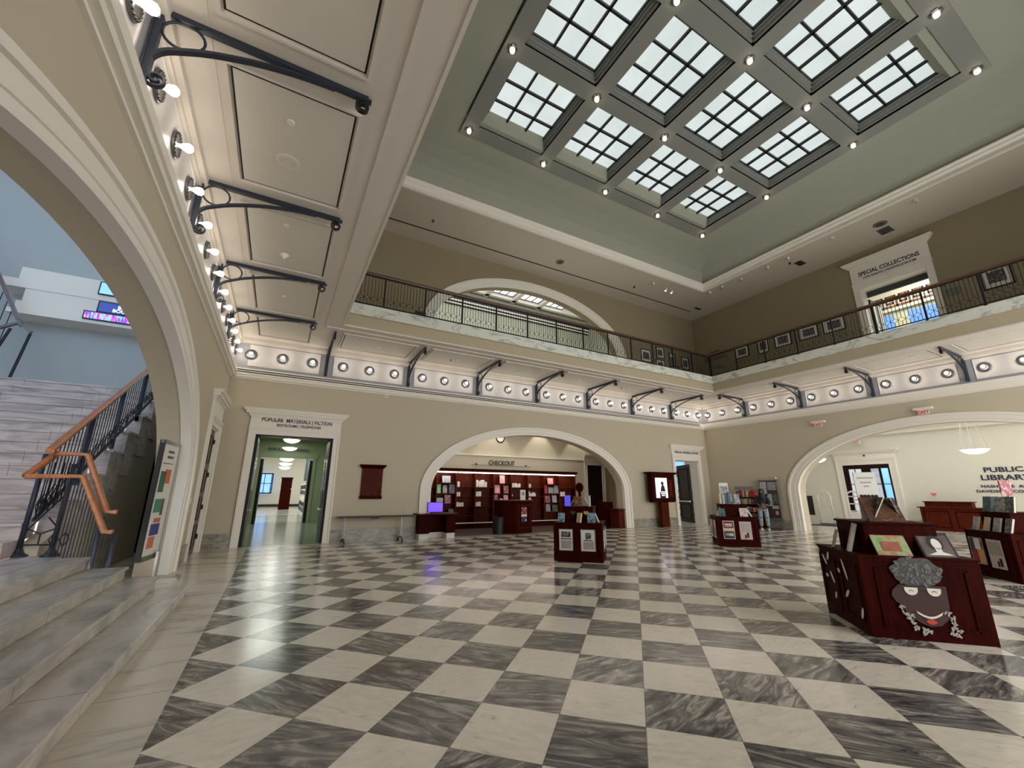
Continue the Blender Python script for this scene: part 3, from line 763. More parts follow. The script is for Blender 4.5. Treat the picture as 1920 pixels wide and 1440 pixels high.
for x in (8.2, 10.95): MB().lathe([(.045, 2.84), (.04, 2.88), (.004, 2.93)], (x, YC-.03, 0), n=8).build('finial', M['ink'], t)
t = thing('wall_clock', (9.55, YC+.11, 4.0), 'round white clock with dark rim above the checkout sign', 'clock')
MB().lathe([(.24, 0), (.25, -.03), (.21, -.05), (.20, -.02)], (9.55, YC+.15, 4.23), 1, 28, caps=False).build('rim', M['ink'], t, smooth=False)
MB().lathe([(.20, -.01), (.20, -.018)], (9.55, YC+.15, 4.23), 1, 28).build('face', M['white'], t)
MB().box(9.543, 9.557, YC+.11, YC+.13, 4.22, 4.38).box(9.55, 9.66, YC+.11, YC+.13, 4.25, 4.264).build('hand', M['ink'], t)
# bookcase: nine bays
BY = 18.0; DV = [5.22, 6.165, 7.098, 8.039, 9.0, 9.949, 10.896, 11.846, 12.782, 13.80]
bc = thing('bookcase', (9.5, BY, 0), 'long dark cherry wall of nine shelving bays behind the checkout', 'bookcase')
MB().box(DV[0], DV[-1], BY+.30, BY+.34, .1, 2.5).build('back_panel', M['cherry2'], bc)
for x in DV: MB().box(x-.025, x+.025, BY, BY+.3, .1, 2.5).build('divider', M['cherry2'], bc)
MB().box(DV[0]-.05, DV[-1]+.05, BY-.02, BY+.34, 2.46, 2.52).box(DV[0]-.1, DV[-1]+.1, BY-.10, BY+.34, 2.52, 2.62).build('cornice', M['cherry'], bc)
MB().box(DV[0]-.05, DV[-1]+.05, BY-.18, BY+.30, 0, .22).build('plinth', M['cherry'], bc)
MB().box(DV[0]-.05, DV[-1]+.05, BY-.20, BY-.02, .22, .245).build('plinth_cap', M['trim'], bc)
SH = {}
for b in range(9):
    disp = b in (1, 4, 7)
    zs = (1.98, 1.52, 1.08, .64) if disp else (1.80, 1.38, .94, .55)
    SH[b] = zs
    for z in zs: MB().box(DV[b]+.025, DV[b+1]-.025, BY+.01, BY+.30, z-.022, z).build('shelf', M['cherry2'], bc)
t = thing('shelf_light', (9.5, BY-.16, 2.4), 'long thin strip of linear lamps along the top of the checkout shelves', 'light')
for i in range(5):
    a = 5.45+i*1.65; MB().box(a, a+1.58, BY-.20, BY-.14, 2.415, 2.45).build('tube', M['tube'], t)
    MB().box(a-.04, a, BY-.2, BY-.02, 2.42, 2.46).build('arm', M['blackmetal'], t)
MB().box(5.4, 13.7, BY-.22, BY-.12, 2.45, 2.475).build('reflector', M['steel'], t)
# things on the shelves
def book(x, y, z, w, h, d, mat, name, label, cat, group=None, rz=0, tilt=0, cover=None, pages=True, parent=None):
    """upright book/panel: width w (x), thickness d (y), height h, cover face toward -y"""
    R = TM((x, y, z), rz) @ Matrix.Rotation(-tilt, 4, 'X')
    t = thing(name, (x, y, z), label, cat, group)
    m = MB(R); m.box(-w/2, w/2, 0, d, 0, h); m.build('block', M['paperb'] if pages else mat, t)
    m = MB(R); m.box(-w/2-.002, w/2+.002, -.003, 0, -.002, h+.002); m.build('cover', mat, t)
    m = MB(R); m.box(-w/2-.002, w/2+.002, d, d+.003, -.002, h+.002).box(-w/2-.004, -w/2, -.003, d+.003, -.002, h+.002); m.build('binding', mat, t)
    return t, R
paleg = blotch('pale_picture', [(220, 222, 226), (150, 160, 170), (230, 230, 232)], 9)
pics = dict(blue=blotch('blue_cover', [(40, 60, 70), (120, 150, 165), (190, 200, 205)], 14), grey=blotch('grey_photo_cover', [(40, 40, 44), (150, 150, 152), (205, 205, 205)], 16),
  red=blotch('red_cover', [(140, 34, 30), (186, 60, 50)], 10), green=blotch('green_cover', [(120, 190, 120), (160, 210, 150)], 10), dark=blotch('dark_cover', [(20, 20, 24), (60, 60, 66), (180, 180, 180)], 22),
  maroon=blotch('maroon_cover', [(60, 20, 24), (150, 50, 60), (210, 180, 180)], 14), tan=blotch('tan_cover', [(150, 90, 50), (80, 40, 24), (210, 170, 120)], 14), pink=M['pink'], pale=paleg,
  teal=blotch('teal_cover', [(20, 34, 36), (60, 110, 116), (24, 50, 54)], 7), cream=blotch('cream_cover', [(214, 202, 166), (190, 172, 130), (228, 220, 196)], 14))
def face_out(b, r, fx, mat, w, h, desc):
    x = DV[b]+fx*(DV[b+1]-DV[b]); z = SH[b][r] if r < 4 else .245
    book(x, BY+.06, z, w, h, .03, mat, 'book', '%s, %s checkout shelf bay' % (desc, ORD[b]), 'book', 'books shown face-out on the checkout shelves', tilt=.10)
FO = [(1, 0, .5, 'pale', .38, .30, 'pale blue picture book on the top shelf'), (1, 1, .12, 'green', .22, .38, 'bright green book'), (1, 1, .45, 'grey', .20, .34, 'white book with a grey figure'), (1, 1, .80, 'dark', .28, .38, 'black and white chalk-style book'),
 (1, 2, .2, 'pale', .32, .24, 'grey landscape book'), (1, 2, .6, 'maroon', .28, .36, 'maroon book with white border'), (1, 3, .8, 'dark', .24, .20, 'small dark book with a white heart'),
 (4, 0, .5, 'pink', .27, .38, 'pink book alone on the top shelf'), (4, 1, .22, 'pink', .27, .38, 'plain pink book on the second shelf'), (4, 1, .72, 'maroon', .27, .36, 'pink and plum picture book'), (4, 2, .12, 'maroon', .24, .38, 'plum book on the third shelf'), (4, 2, .45, 'pink', .16, .2, 'small pink booklet'), (4, 2, .72, 'pink', .24, .36, 'rose book leaning'), (4, 3, .18, 'tan', .30, .32, 'orange brown book'),
 (7, 0, .45, 'pink', .33, .30, 'wide pink book on the top shelf'), (7, 1, .12, 'red', .22, .40, 'red book'), (7, 1, .48, 'grey', .30, .30, 'grey photo book'), (7, 1, .83, 'grey', .28, .40, 'tall grey portrait book'), (7, 2, .25, 'maroon', .32, .32, 'maroon book with white frame'), (7, 2, .70, 'pale', .27, .34, 'white booklet'), (7, 3, .28, 'grey', .26, .36, 'white and grey book leaning'), (7, 3, .72, 'dark', .32, .32, 'dark red and grey book')]
for b, r, f, mk, w, h, ds in FO: face_out(b, r, f, pics[mk], w, h, ds)
def stack(b, r, n, desc, w=.1, h=.2, x0=.05):
    x = DV[b]+.04+x0; z = SH[b][r]
    for i in range(n):
        ww = w*random.uniform(.45, 1.1); hh = h*random.uniform(.6, 1.15)
        m = MB(TM((x+ww/2, BY+.12, z), random.uniform(-.15, .15))); m.box(-ww/2, ww/2, -.09, .09, 0, hh)
        o = m.build('paper_slip_bundle', M['paper']); tag(o, '%s bundle of white slips %s' % (['first', 'second', 'third', 'fourth', 'fifth', 'sixth', 'seventh', 'eighth'][i], desc), 'paper bundle', 'white slip bundles on the checkout shelves')
        x += ww+.004
stack(0, 1, 6, 'on the second shelf of the leftmost checkout bay', .14, .28); stack(0, 2, 7, 'on the third shelf of the leftmost checkout bay', .11, .2)
stack(2, 0, 1, 'on the top shelf of the third checkout bay', .16, .22, .0); stack(2, 1, 2, 'on the second shelf of the third checkout bay', .09, .2, 0); stack(2, 2, 4, 'on the third shelf of the third checkout bay', .1, .26, 0)
stack(3, 0, 4, 'on the top shelf of the fourth checkout bay', .17, .3, 0); stack(3, 1, 3, 'on the second shelf of the fourth checkout bay', .11, .3, 0); stack(3, 2, 2, 'on the third shelf of the fourth checkout bay', .14, .2, 0)
stack(5, 0, 4, 'on the top shelf of the sixth checkout bay', .14, .2, 0); stack(5, 1, 1, 'on the second shelf of the sixth checkout bay', .09, .13, 0)
stack(6, 0, 2, 'on the top shelf of the seventh checkout bay', .1, .28, 0); stack(6, 1, 5, 'on the second shelf of the seventh checkout bay', .12, .22, 0)
stack(8, 1, 4, 'on the second shelf of the ninth checkout bay', .12, .2, 0)
# checkout lectern, desk, bin, right counter
def panel_box(mb, x0, x1, y0, y1, z0, z1): mb.box(x0, x1, y0, y1, z0, z1)
LM = TM((8.65, 15.3, 0), math.radians(14))
t = thing('checkout_lectern', (8.65, 15.3, 0), 'tall cherry self-checkout lectern standing in the arch', 'lectern')
m = MB(LM); m.prism([(-.78, .45), (-.78, -.05), (-.42, -.45), (.48, -.45), (.55, -.3), (.55, .45)], 0, 1.22, 2); m.build('body', M['cherry'], t, bevel=.01)
m = MB(LM); m.prism([(-.86, .5), (-.86, -.08), (-.46, -.52), (.54, -.52), (.62, -.34), (.62, .5)], 1.22, 1.27, 2); m.build('top', M['cherry2'], t, bevel=.01)
m = MB(LM)
for q in ((-.3, .38, .2, .23), (-.3, .38, 1.05, 1.08), (-.3, -.27, .2, 1.08), (.35, .38, .2, 1.08)): m.box(q[0], q[1], -.465, -.45, q[2], q[3])
m.build('panel_moulding', M['cherry2'], t)
t = thing('poster', tuple(LM @ Vector((.02, -.47, .62))), 'small pink and navy notice on the front of the checkout lectern', 'notice')
MB(LM).box(-.13, .17, -.475, -.466, .72, 1.0).build('upper_sheet', pics['maroon'], t); MB(LM).box(-.13, .17, -.475, -.466, .64, .72).build('middle_sheet', M['paper'], t); MB(LM).box(-.13, .17, -.475, -.466, .44, .64).build('lower_sheet', M['navy'], t); MB(LM).cyl((.11, -.48, .5), .035, .005, 1).build('badge', M['white'], t)
t, _ = book(8.82, 15.0, 1.27, .24, .40, .02, M['paper'], 'notice_stand', 'white notice in a clear holder on top of the checkout lectern', 'notice', pages=False)
MB().box(8.74, 8.9, 14.994, 14.998, 1.46, 1.6).build('picture', pics['grey'], t)
MB().lathe([(.07, 0), (.04, .08), (.005, .1)], (9.45, 15.5, 1.27), n=10).build('paper_cone', M['paper']); tag(bpy.data.objects['paper_cone'], 'small white folded paper at the right end of the checkout lectern', 'paper')
m = MB(); m.lathe([(.2, 0), (.24, .62), (.25, .64), (.22, .64), (.19, .05)], (7.75, 15.1, 0), n=20); tag(m.build('waste_bin', M['blackpl']), 'black waste bin on the floor left of the checkout lectern', 'bin')
t = thing('desk', (5.0, 14.9, 0), 'dark wooden desk with white plinth feet at the left end of the checkout arch', 'desk')
MB().box(4.30, 5.86, 14.5, 15.3, .80, .84).build('desktop', M['cherry2'], t, bevel=.008)
for x0, x1 in ((4.42, 4.80), (5.42, 5.76)):
    MB().box(x0, x1, 14.56, 15.2, .18, .80).build('pedestal', M['cherry'], t); MB().box(x0+.03, x1-.01, 14.60, 15.2, 0, .18).build('plinth', M['white'], t)
MB().box(4.80, 5.42, 15.0, 15.05, .18, .80).build('modesty_panel', M['cherry'], t); MB().box(4.80, 5.42, 15.0, 15.05, 0, .18).build('plinth', M['white'], t)
t = thing('monitor', (5.05, 14.85, .84), 'computer screen glowing violet on the checkout desk', 'monitor')
MB().box(4.79, 5.37, 14.86, 14.89, .87, 1.22).build('casing', M['blackpl'], t); MB().box(4.81, 5.35, 14.852, 14.86, .89, 1.20).build('display', M['violet'], t); MB().box(4.95, 5.2, 14.83, 15.0, .84, .86).box(5.04, 5.12, 14.89, 14.92, .85, 1.0).build('stand', M['blackpl'], t)
tag(MB().box(4.42, 4.62, 14.62, 14.8, .84, .875).build('paper_pile', M['paper']), 'low pile of white paper at the left end of the desk', 'paper')
t = thing('counter', (14.6, 15.3, 0), 'low cherry counter with stepped top at the right end of the checkout arch', 'counter')
MB().box(13.95, 14.95, 15.02, 15.6, 0, .80).build('body', M['cherry2'], t); MB().box(13.88, 15.02, 14.95, 15.66, .80, .84).build('top', M['cherry2'], t, bevel=.01); MB().box(13.75, 14.25, 15.7, 16.2, 0, 1.15).build('back_cabinet', M['cherry'], t)

# ---- things along the back wall
t = thing('folding_table', (2.95, 14.6, 0), 'long narrow folding table with dark top on castor legs against the back wall', 'table')
MB().box(1.80, 4.18, 14.35, 14.88, .775, .81).build('tabletop', plain('table_top', (74, 62, 56), .4), t, bevel=.008)
MB().box(1.8, 4.18, 14.34, 14.35, .77, .812).build('table_edge', M['irondark'], t)
MB().box(2.8, 3.05, 14.4, 14.7, .73, .775).build('latch', M['irondark'], t)
for x in (2.02, 3.82):
    MB().box(x-.025, x+.025, 14.58, 14.64, .10, .775).build('leg', M['grey'], t)
    MB().strip([(x, 14.36, .07), (x, 14.5, .12), (x, 14.61, .13), (x, 14.72, .12), (x, 14.86, .07)], .04, .04, (1, 0, 0)).build('foot', M['grey'], t)
    for y in (14.37, 14.85): MB().cyl((x-.02, y, .035), .035, .04, 0, 10).build('castor', M['blackpl'], t)
t = thing('donor_plaque', (2.8, YB-.08, 1.35), 'carved cherry plaque with a flared top hanging above the folding table', 'plaque')
MB().box(2.46, 3.14, YB-.06, YB-.002, 1.42, 2.36).build('board', M['cherry2'], t)
MB().box(2.44, 3.16, YB-.09, YB-.002, 1.34, 1.44).build('base_rail', M['cherry'], t)
m = MB(); m.loft([[(2.44, YB-.07, 2.34), (3.16, YB-.07, 2.34), (3.16, YB-.002, 2.34), (2.44, YB-.002, 2.34)], [(2.36, YB-.15, 2.44), (3.24, YB-.15, 2.44), (3.24, YB-.002, 2.44), (2.36, YB-.002, 2.44)], [(2.36, YB-.15, 2.47), (3.24, YB-.15, 2.47), (3.24, YB-.002, 2.47), (2.36, YB-.002, 2.47)]]); m.build('crown', M['cherry'], t)
m = MB()
for i in range(9): z = 2.2-i*.08; w = (.22, .16, .2, .1, .2, .18, .12, .2, .14)[i]; m.box(2.8-w, 2.8+w, YB-.063, YB-.06, z, z+.012)
m.build('engraving', M['doordark'], t)
m = MB(); m.lathe([(.07, 0), (.07, -.02), (.045, -.03), (.045, -.04), (.02, -.04)], (3.04, YB, 4.93), 1, 16); t = thing('camera_dome', (3.04, YB-.02, 4.9), 'small round white camera on the wall under the bulb frieze', 'camera')
m.build('housing', M['white'], t, smooth=False); MB().sphere((3.04, YB-.035, 4.93), .022, 8).build('lens', M['blackpl'], t)
t = thing('screen_kiosk', (16.45, 14.5, 0), 'wooden information kiosk with lit portrait screen on a single post', 'kiosk')
MB().box(16.22, 16.72, 14.5, 14.7, 0, 1.2).build('post', M['cherry2'], t)
m = MB(); m.box(15.62, 17.18, 14.42, 14.72, 1.2, 2.48); m.box(15.66, 17.14, 14.40, 14.72, 1.14, 1.2); m.build('cabinet', M['cherry'], t, bevel=.02)
m = MB(); m.loft([[(15.6, 14.40, 2.44), (17.2, 14.40, 2.44), (17.2, 14.74, 2.44), (15.6, 14.74, 2.44)], [(15.46, 14.30, 2.52), (17.32, 14.30, 2.52), (17.32, 14.76, 2.52), (15.46, 14.76, 2.52)], [(15.46, 14.30, 2.55), (17.32, 14.30, 2.55), (17.32, 14.76, 2.55), (15.46, 14.76, 2.55)]]); m.build('crown', M['cherry'], t)
MB().box(15.84, 16.62, 14.40, 14.42, 1.34, 2.28).build('screen', M['screen'], t)
m = MB(); m.box(16.08, 16.46, 14.392, 14.40, 1.34, 1.62).prism([(16.12, 1.6), (16.48, 1.6), (16.40, 1.88), (16.30, 1.98), (16.20, 1.88)], 14.392, 14.40, 1); m.cyl((16.28, 14.392, 2.02), .085, .008, 1, 16); m.build('figure_silhouette', M['blackpl'], t)
m = MB()
for i, z in enumerate((1.60, 1.52, 1.44)): m.box(16.12+.03*i, 16.46-.03*i, 14.386, 14.392, z, z+.045)
m.build('caption_bars', M['whiteglow'], t)
MB().box(16.74, 16.98, 14.41, 14.42, 1.4, 2.2).build('side_panel', M['cherry2'], t)
tag(MB(FB).box(16.62, 16.70, 0, .04, .14, .24).build('wall_outlet', M['grey']), 'small metal outlet on the baseboard right of the screen kiosk', 'outlet')
# door letterings
text('POPULAR  MATERIALS | FICTION', TM((.33, YB-.055, 3.70), 0), .175, M['ink'], 'door_lettering', label='popular materials and fiction lettering over the left back doorway', sx=.80)
text('RESTROOMS | TELEPHONES', TM((.38, YB-.055, 3.56), 0), .115, M['ink'], 'door_lettering', label='small restrooms and telephones lettering under the left doorway title', sx=.9)
text('POPULAR  MATERIALS | FICTION', TM((18.9, YB-.055, 3.60), 0), .15, M['ink'], 'door_lettering', label='small dark lettering over the right back doorway', sx=.85)
# ---- vestibule behind the left doorway
G = M['green']
struct(MB().box(-1.6, -1.4, 15.46, 24.6, 0, 4.2), 'wall_vestibule_left', G); struct(MB().box(2.4, 2.6, 15.46, 24.6, 0, 4.2), 'wall_vestibule_right', G)
struct(MB().box(-1.6, 2.6, 15.46, 24.6, 4.2, 4.3), 'ceiling_vestibule', M['wall'])
FV = Matrix(((1, 0, 0, 0), (0, -1, 0, 24.6), (0, 0, 1, 0), (0, 0, 0, 1)))
wall(FV, -1.6, 2.6, 0, 4.2, .3, [(-.9, 1.5, flat(3.25), 0)], 'wall_vestibule_end', G)
trim(MB(FV).box(-1.1, 1.7, 0, .08, 3.25, 3.45).box(-1.05, -.9, 0, .06, 0, 3.3).box(1.5, 1.65, 0, .06, 0, 3.3), G)
text('POPULAR  MATERIALS', TM((.3, 24.5, 3.60), 0), .19, M['ink'], 'wall_lettering', label='popular materials lettering over the inner doorway seen through the left doorway')
for nm, x, sgn in (('left', -.78, 1), ('right', 1.44, -1)):
    t = thing('open_door', (x, YB+.5, 0), 'dark door leaf folded open on the %s side of the left back doorway' % nm, 'door')
    a, b = sorted((x+sgn*.03, x+sgn*.08)); MB().box(a, b, YB+.05, YB+1.1, .02, 3.2).build('leaf', M['blackmetal'], t)
    a, b = sorted((x+sgn*.08, x+sgn*.10)); MB().box(a, b, YB+.2, YB+.26, 1.6, 3.0).box(a, b, YB+.9, YB+.96, 1.6, 3.0).build('glass_edge', M['chrome'], t)
    MB().box(min(x+sgn*.08, x+sgn*.16), max(x+sgn*.08, x+sgn*.16), YB+.2, YB+1.0, 1.0, 1.05).build('push_bar', M['chrome'], t)
    t = thing('open_door', (x, 24.4, 0), 'dark door leaf on the %s side of the far inner doorway' % nm, 'door')
    a, b = sorted(((-.9 if sgn > 0 else 1.5)+sgn*.0, (-.9 if sgn > 0 else 1.5)+sgn*.14)); MB().box(a, b, 24.65, 25.7, .02, 3.15).build('leaf', M['blackmetal'], t)
def bowl(name, x, y, z, r, label, mat, group=None, drop=.4, chain=4, zc=None):
    if zc: drop = zc-.05-(z+r*.5)
    t = thing(name, (x, y, z), label, 'light', group)
    MB().lathe([(.02, z), (r*.45, z+.02), (r*.8, z+r*.22), (r, z+r*.45), (r*.96, z+r*.46), (.01, z+r*.40)], (x, y, 0), n=24).build('bowl', mat, t, smooth=True)
    MB().lathe([(r, z+r*.44), (r*1.03, z+r*.46), (r, z+r*.5), (r*.95, z+r*.46)], (x, y, 0), n=24).build('rim', M['steel'], t)
    for k in range(chain):
        a = 2*PI*k/chain+.4; MB().tube([(x+r*.97*math.cos(a), y+r*.97*math.sin(a), z+r*.48), (x+r*.35*math.cos(a), y+r*.35*math.sin(a), z+r*.48+drop)], .006, 4).build('rod', M['steel'], t)
    MB().lathe([(r*.38, z+r*.48+drop), (r*.38, z+r*.5+drop+.03), (.02, z+r*.5+drop+.05)], (x, y, 0), n=16).build('ceiling_ring', M['trim'], t)
    return t
for i, (y, z) in enumerate(((18.2, 3.38), (20.6, 3.28))): bowl('bowl_pendant', .27, y, z, .30, '%s glowing white bowl pendant in the passage behind the left doorway' % ORD[i], M['lamphot'], None, .25, 3, 4.2)
for i, y in enumerate((28, 31, 34)): bowl('bowl_pendant', .3, y, 3.25-.1*i, .38, '%s bowl pendant in the reading room beyond the inner doorway' % ORD[i], M['lamphot'], None, .6, 3, 5.4)
# reading room beyond
struct(MB().box(-7, 9, 50, 50.2, 0, 5.5), 'wall_reading_room', M['lobby']); struct(MB().box(-7, 9, 24.9, 50, 5.4, 5.5), 'ceiling_reading_room', M['lobby'])
struct(MB().box(-7, 9, 49.92, 50, .0, .25), 'baseboard_reading_room', M['blackpl'])
struct(MB().box(-7.2, -7, 24.9, 50, 0, 5.5), 'wall_reading_room_left', M['lobby']); struct(MB().box(9, 9.2, 24.9, 50, 0, 5.5), 'wall_reading_room_right', M['lobby'])
struct(MB().box(-7, 9, 33, 50, 0, .01), 'floor_reading_room', M['lobbyfl'])
w1 = struct(MB().box(-1.75, -.55, 49.6, 49.7, 1.4, 3.2), 'window_1', M['daypane'])
mb = MB(); [mb.box(-1.8+.6*i-.03, -1.8+.6*i+.03, 49.5, 49.6, 1.35, 3.25) for i in range(3)]; mb.box(-1.8, -.5, 49.5, 49.6, 1.3, 1.4).box(-1.8, -.5, 49.5, 49.6, 2.27, 2.33).box(-1.8, -.5, 49.5, 49.6, 3.2, 3.3).box(-.55, -.45, 49.4, 49.6, 1.3, 3.3); mb.build('window_frame', M['cherry'], w1)
t = thing('shelf_end', (.75, 42, 0), 'tall dark wooden shelf end standing in the room beyond the inner doorway', 'bookcase')
MB().box(.28, 1.12, 42, 42.5, 0, 2.62).build('end_panel', M['cherry'], t); MB().box(.22, 1.18, 41.9, 42.6, 2.62, 2.72).build('cap', M['cherry'], t); MB().box(.18, .3, 41.95, 42, 1.7, 1.76).box(1.05, 1.17, 41.95, 42, 1.7, 1.76).build('label_plate', M['white'], t)
t = thing('white_bookshelf', (1.9, 32, 0), 'white metal bookshelf full of grey books at the right of the far room', 'bookcase')
MB().box(1.7, 2.2, 28, 38, 0, 2.1).build('carcass', M['white'], t)
rr = random.Random(3)
for k in range(5):
    m = MB()
    for i in range(50): m.box(1.66, 1.70, 28+i*.2, 28+i*.2+rr.uniform(.08, .17), .2+.38*k, .2+.38*k+rr.uniform(.16, .3))
    m.build('shelf_row', [M['grey'], M['ink'], M['paper']][k % 3], t)
struct(MB().box(1.9, 2.1, 27, 40, 2.4, 5.4), 'wall_reading_room_pier', plain('slate_wall', (84, 100, 110), .7))
# ---- right back doorway: open brown door leaf, room behind
t = thing('open_door', (19.75, YB+.5, 0), 'dark brown panelled door standing open in the right back doorway', 'door')
DM = TM((19.74, YB+.54, 0), math.radians(64))
MB(DM).box(0, 1.55, -.03, .03, .02, 3.1).build('leaf', M['doordark'], t)
m = MB(DM)
for z0, z1 in ((.2, 1.0), (1.2, 2.9)):
    for q in ((.2, 1.35, z0, z0+.03), (.2, 1.35, z1-.03, z1), (.2, .23, z0, z1), (1.32, 1.35, z0, z1)): m.box(q[0], q[1], .03, .045, q[2], q[3]).box(q[0], q[1], -.045, -.03, q[2], q[3])
m.build('panel_moulding', M['cherry'], t)
MB(DM).box(.1, 1.45, .05, .10, 1.10, 1.16).box(.1, 1.45, -.10, -.05, 1.10, 1.16).build('push_bar', M['chrome'], t)
struct(MB().box(17.4, 30, 24, 24.2, 0, 4.6), 'wall_fiction_back', M['lobby']); struct(MB().box(17.4, 30, 15.5, 24, 4.6, 4.7), 'ceiling_fiction', M['lobby']); struct(MB().box(30, 30.2, 15.5, 24, 0, 4.6), 'wall_fiction_right', M['lobby'])
w2 = struct(MB().box(24.2, 27.4, 21.9, 22.0, 1.75, 3.9), 'window_2', M['daypane'])
MB().box(24.2, 27.4, 21.86, 21.9, 2.3, 2.38).box(24.2, 27.4, 21.86, 21.9, 2.7, 3.2).box(25.7, 25.8, 21.86, 21.9, 1.75, 3.9).build('window_frame', M['ink'], w2)
t = thing('display_shelf', (25, 21, 0), 'dark shelf with pale books glimpsed through the right back doorway', 'bookcase')
MB().box(22.5, 27, 20.9, 21.3, 0, 1.75).build('carcass', M['cherry'], t)
for k in range(4):
    m = MB()
    for i in range(9): m.box(22.6+.48*i, 22.6+.48*i+rr.uniform(.16, .36), 20.86, 20.9, .2+.38*k, .2+.38*k+rr.uniform(.16, .28))
    m.build('book_row', M['paper'], t)

# ============================================================ lobby behind the right arch
struct(MB().box(27.3, 27.5, -4, 15.5, 0, 4.9), 'wall_lobby', M['lobby'])
struct(MB().box(21.2, 27.3, 15.0, 15.2, 0, 4.9), 'wall_lobby_end', M['lobby'])
struct(MB().box(21.2, 27.5, -4, 15.2, 4.9, 5.0), 'ceiling_lobby', M['lobby'])
mb = MB(); mb.box(27.0, 27.3, -4, 15.0, 4.55, 4.9).box(26.85, 27.3, -4, 15.0, 4.72, 4.9).box(26.65, 27.3, -4, 15, 4.82, 4.9); struct(mb, 'trim_lobby_cornice', M['trim'])
mb = MB(FLOB); mb.box(-4, 9.1, 0, .03, 0, .35).box(11.75, 15, 0, .03, 0, .35).box(-4, 9.1, 0, .05, .35, .38).box(11.75, 15, 0, .05, .35, .38); struct(mb, 'baseboard_lobby', M['curb'])
# glazed door in the lobby
d3 = MB(FLOB); d3.box(9.4, 11.45, .0, .02, 0, 3.08); d3 = struct(d3, 'door_3', M['doordark'])
def glaz(u0, u1, z0, z1, nu, nz, mat, nm):
    MB(FLOB).box(u0, u1, .02, .03, z0, z1).build(nm, mat, d3)
    m = MB(FLOB)
    for i in range(nu+1): u = u0+(u1-u0)*i/nu; m.box(u-.018, u+.018, .03, .05, z0, z1)
    for i in range(nz+1): z = z0+(z1-z0)*i/nz; m.box(u0, u1, .03, .05, z-.018, z+.018)
    m.build('glazing_bar', M['irondark'], d3)
glaz(10.60, 11.2, .45, 2.88, 2, 3, blotch('pale_glazing', [(190, 196, 200), (220, 224, 226)], 1, emit=.75), 'pane')
glaz(9.85, 10.22, .45, 2.88, 1, 3, blotch('pale_glazing_b', [(150, 160, 170), (215, 220, 224)], 2, emit=.7), 'pane')
glaz(9.46, 9.78, .45, 2.88, 1, 3, M['daypane'], 'pane')
t = thing('sensor', (27.18, 10.3, 3.5), 'small dark sensor dot on the white hood of the lobby door', 'sensor'); MB().sphere((27.22, 10.35, 3.55), .05, 10).build('lens', M['blackpl'], t)
_=0
def exit_sign(name, loc, rz, label, lit, zc):
    t = thing(name, loc, label, 'sign', rz=rz); P = MW[t.name]
    MB(P).box(-.19, .19, -.04, .04, 0, .2).build('housing', M['white'], t, bevel=.008)
    MB(P).box(-.24, .24, -.06, .06, .2, .26).build('canopy', M['white'], t)
    if zc: MB(P).box(-.015, .015, -.015, .015, .26, zc).build('stem', M['steel'], t)
    text('EXIT', P @ Matrix.Translation((0, -.045, .04)), .17, M['exitred'], 'lettering', t, ext=.004)
    return t
exit_sign('exit_sign', (27.0, 10.5, 4.17), -PI/2, 'red exit sign hanging over the glazed lobby door', True, .38)
for y, z, lb in ((9.2, 4.42, 'left of the two white exit signs on the right wall under the bulb frieze'), (5.72, 4.42, 'right of the two white exit signs, just above the right arch crown')):
    t = thing('exit_sign', (XR-.08, y, z), lb, 'sign', rz=-PI/2); P = MW[t.name]
    MB(P).box(-.26, .26, -.10, .08, .18, .26).build('canopy', M['white'], t)
    MB(P).box(-.17, .17, -.08, -.05, .0, .18).build('face', M['white'], t)
    text('EXIT', P @ Matrix.Translation((0, -.085, .02)), .17, M['exitred'], 'lettering', t)
text('PUBLIC', TM((27.28, 5.58, 2.53), -PI/2), .29, M['navy'], 'wall_lettering', label='large navy word public on the lobby wall', sx=1.25)
text('LIBRARY', TM((27.28, 5.58, 2.19), -PI/2), .31, M['navy'], 'wall_lettering', label='large navy word library on the lobby wall', sx=1.25)
text('NASHVILLE  AND', TM((27.28, 5.6, 1.87), -PI/2), .16, M['navy'], 'wall_lettering', label='smaller navy lettering line under the word library', sx=1.25)
text('DAVIDSON  COUNTY', TM((27.28, 5.6, 1.66), -PI/2), .16, M['navy'], 'wall_lettering', label='lowest navy lettering line on the lobby wall', sx=1.2)
t = thing('heart_sign', (27.25, 7.98, 1.4), 'white card with a pink heart above the lobby desk', 'sign')
MB(FLOB).box(7.82, 8.14, .0, .02, 1.40, 1.72).build('card', M['paper'], t)
hp = [(.0, -.12)]+[(.12*(16*math.sin(a)**3)/16, .11*(13*math.cos(a)-5*math.cos(2*a)-2*math.cos(3*a)-math.cos(4*a))/16) for a in [2*PI*i/24 for i in range(24)]][0:0]
HEART = [(.06*16*math.sin(a)**3/10, .06*(13*math.cos(a)-5*math.cos(2*a)-2*math.cos(3*a)-math.cos(4*a))/10) for a in [2*PI*i/28 for i in range(28)]]
MB(FLOB).prism([(7.98+u*1.1, 1.57+z) for u, z in HEART], .02, .03, 1).build('heart', pics['red'] if 0 else blotch('heart_pink', [(226, 90, 110), (240, 140, 150)], 8), t)
t = thing('wall_display', (27.25, 13.5, .4), 'black rectangular panel low on the lobby wall beside the arch', 'panel')
MB(FLOB).box(13.24, 13.84, .0, .04, .38, 1.45).build('panel', M['blackpl'], t)
t = thing('information_desk', (26.4, 7.1, 0), 'reddish wooden two-tier information desk in the lobby', 'desk')
MB().box(26.0, 26.8, 6.0, 8.2, 0, .98).build('body', M['cherry2'], t); MB().box(25.93, 26.85, 5.93, 8.28, .98, 1.02).build('top', M['cherry2'], t, bevel=.01)
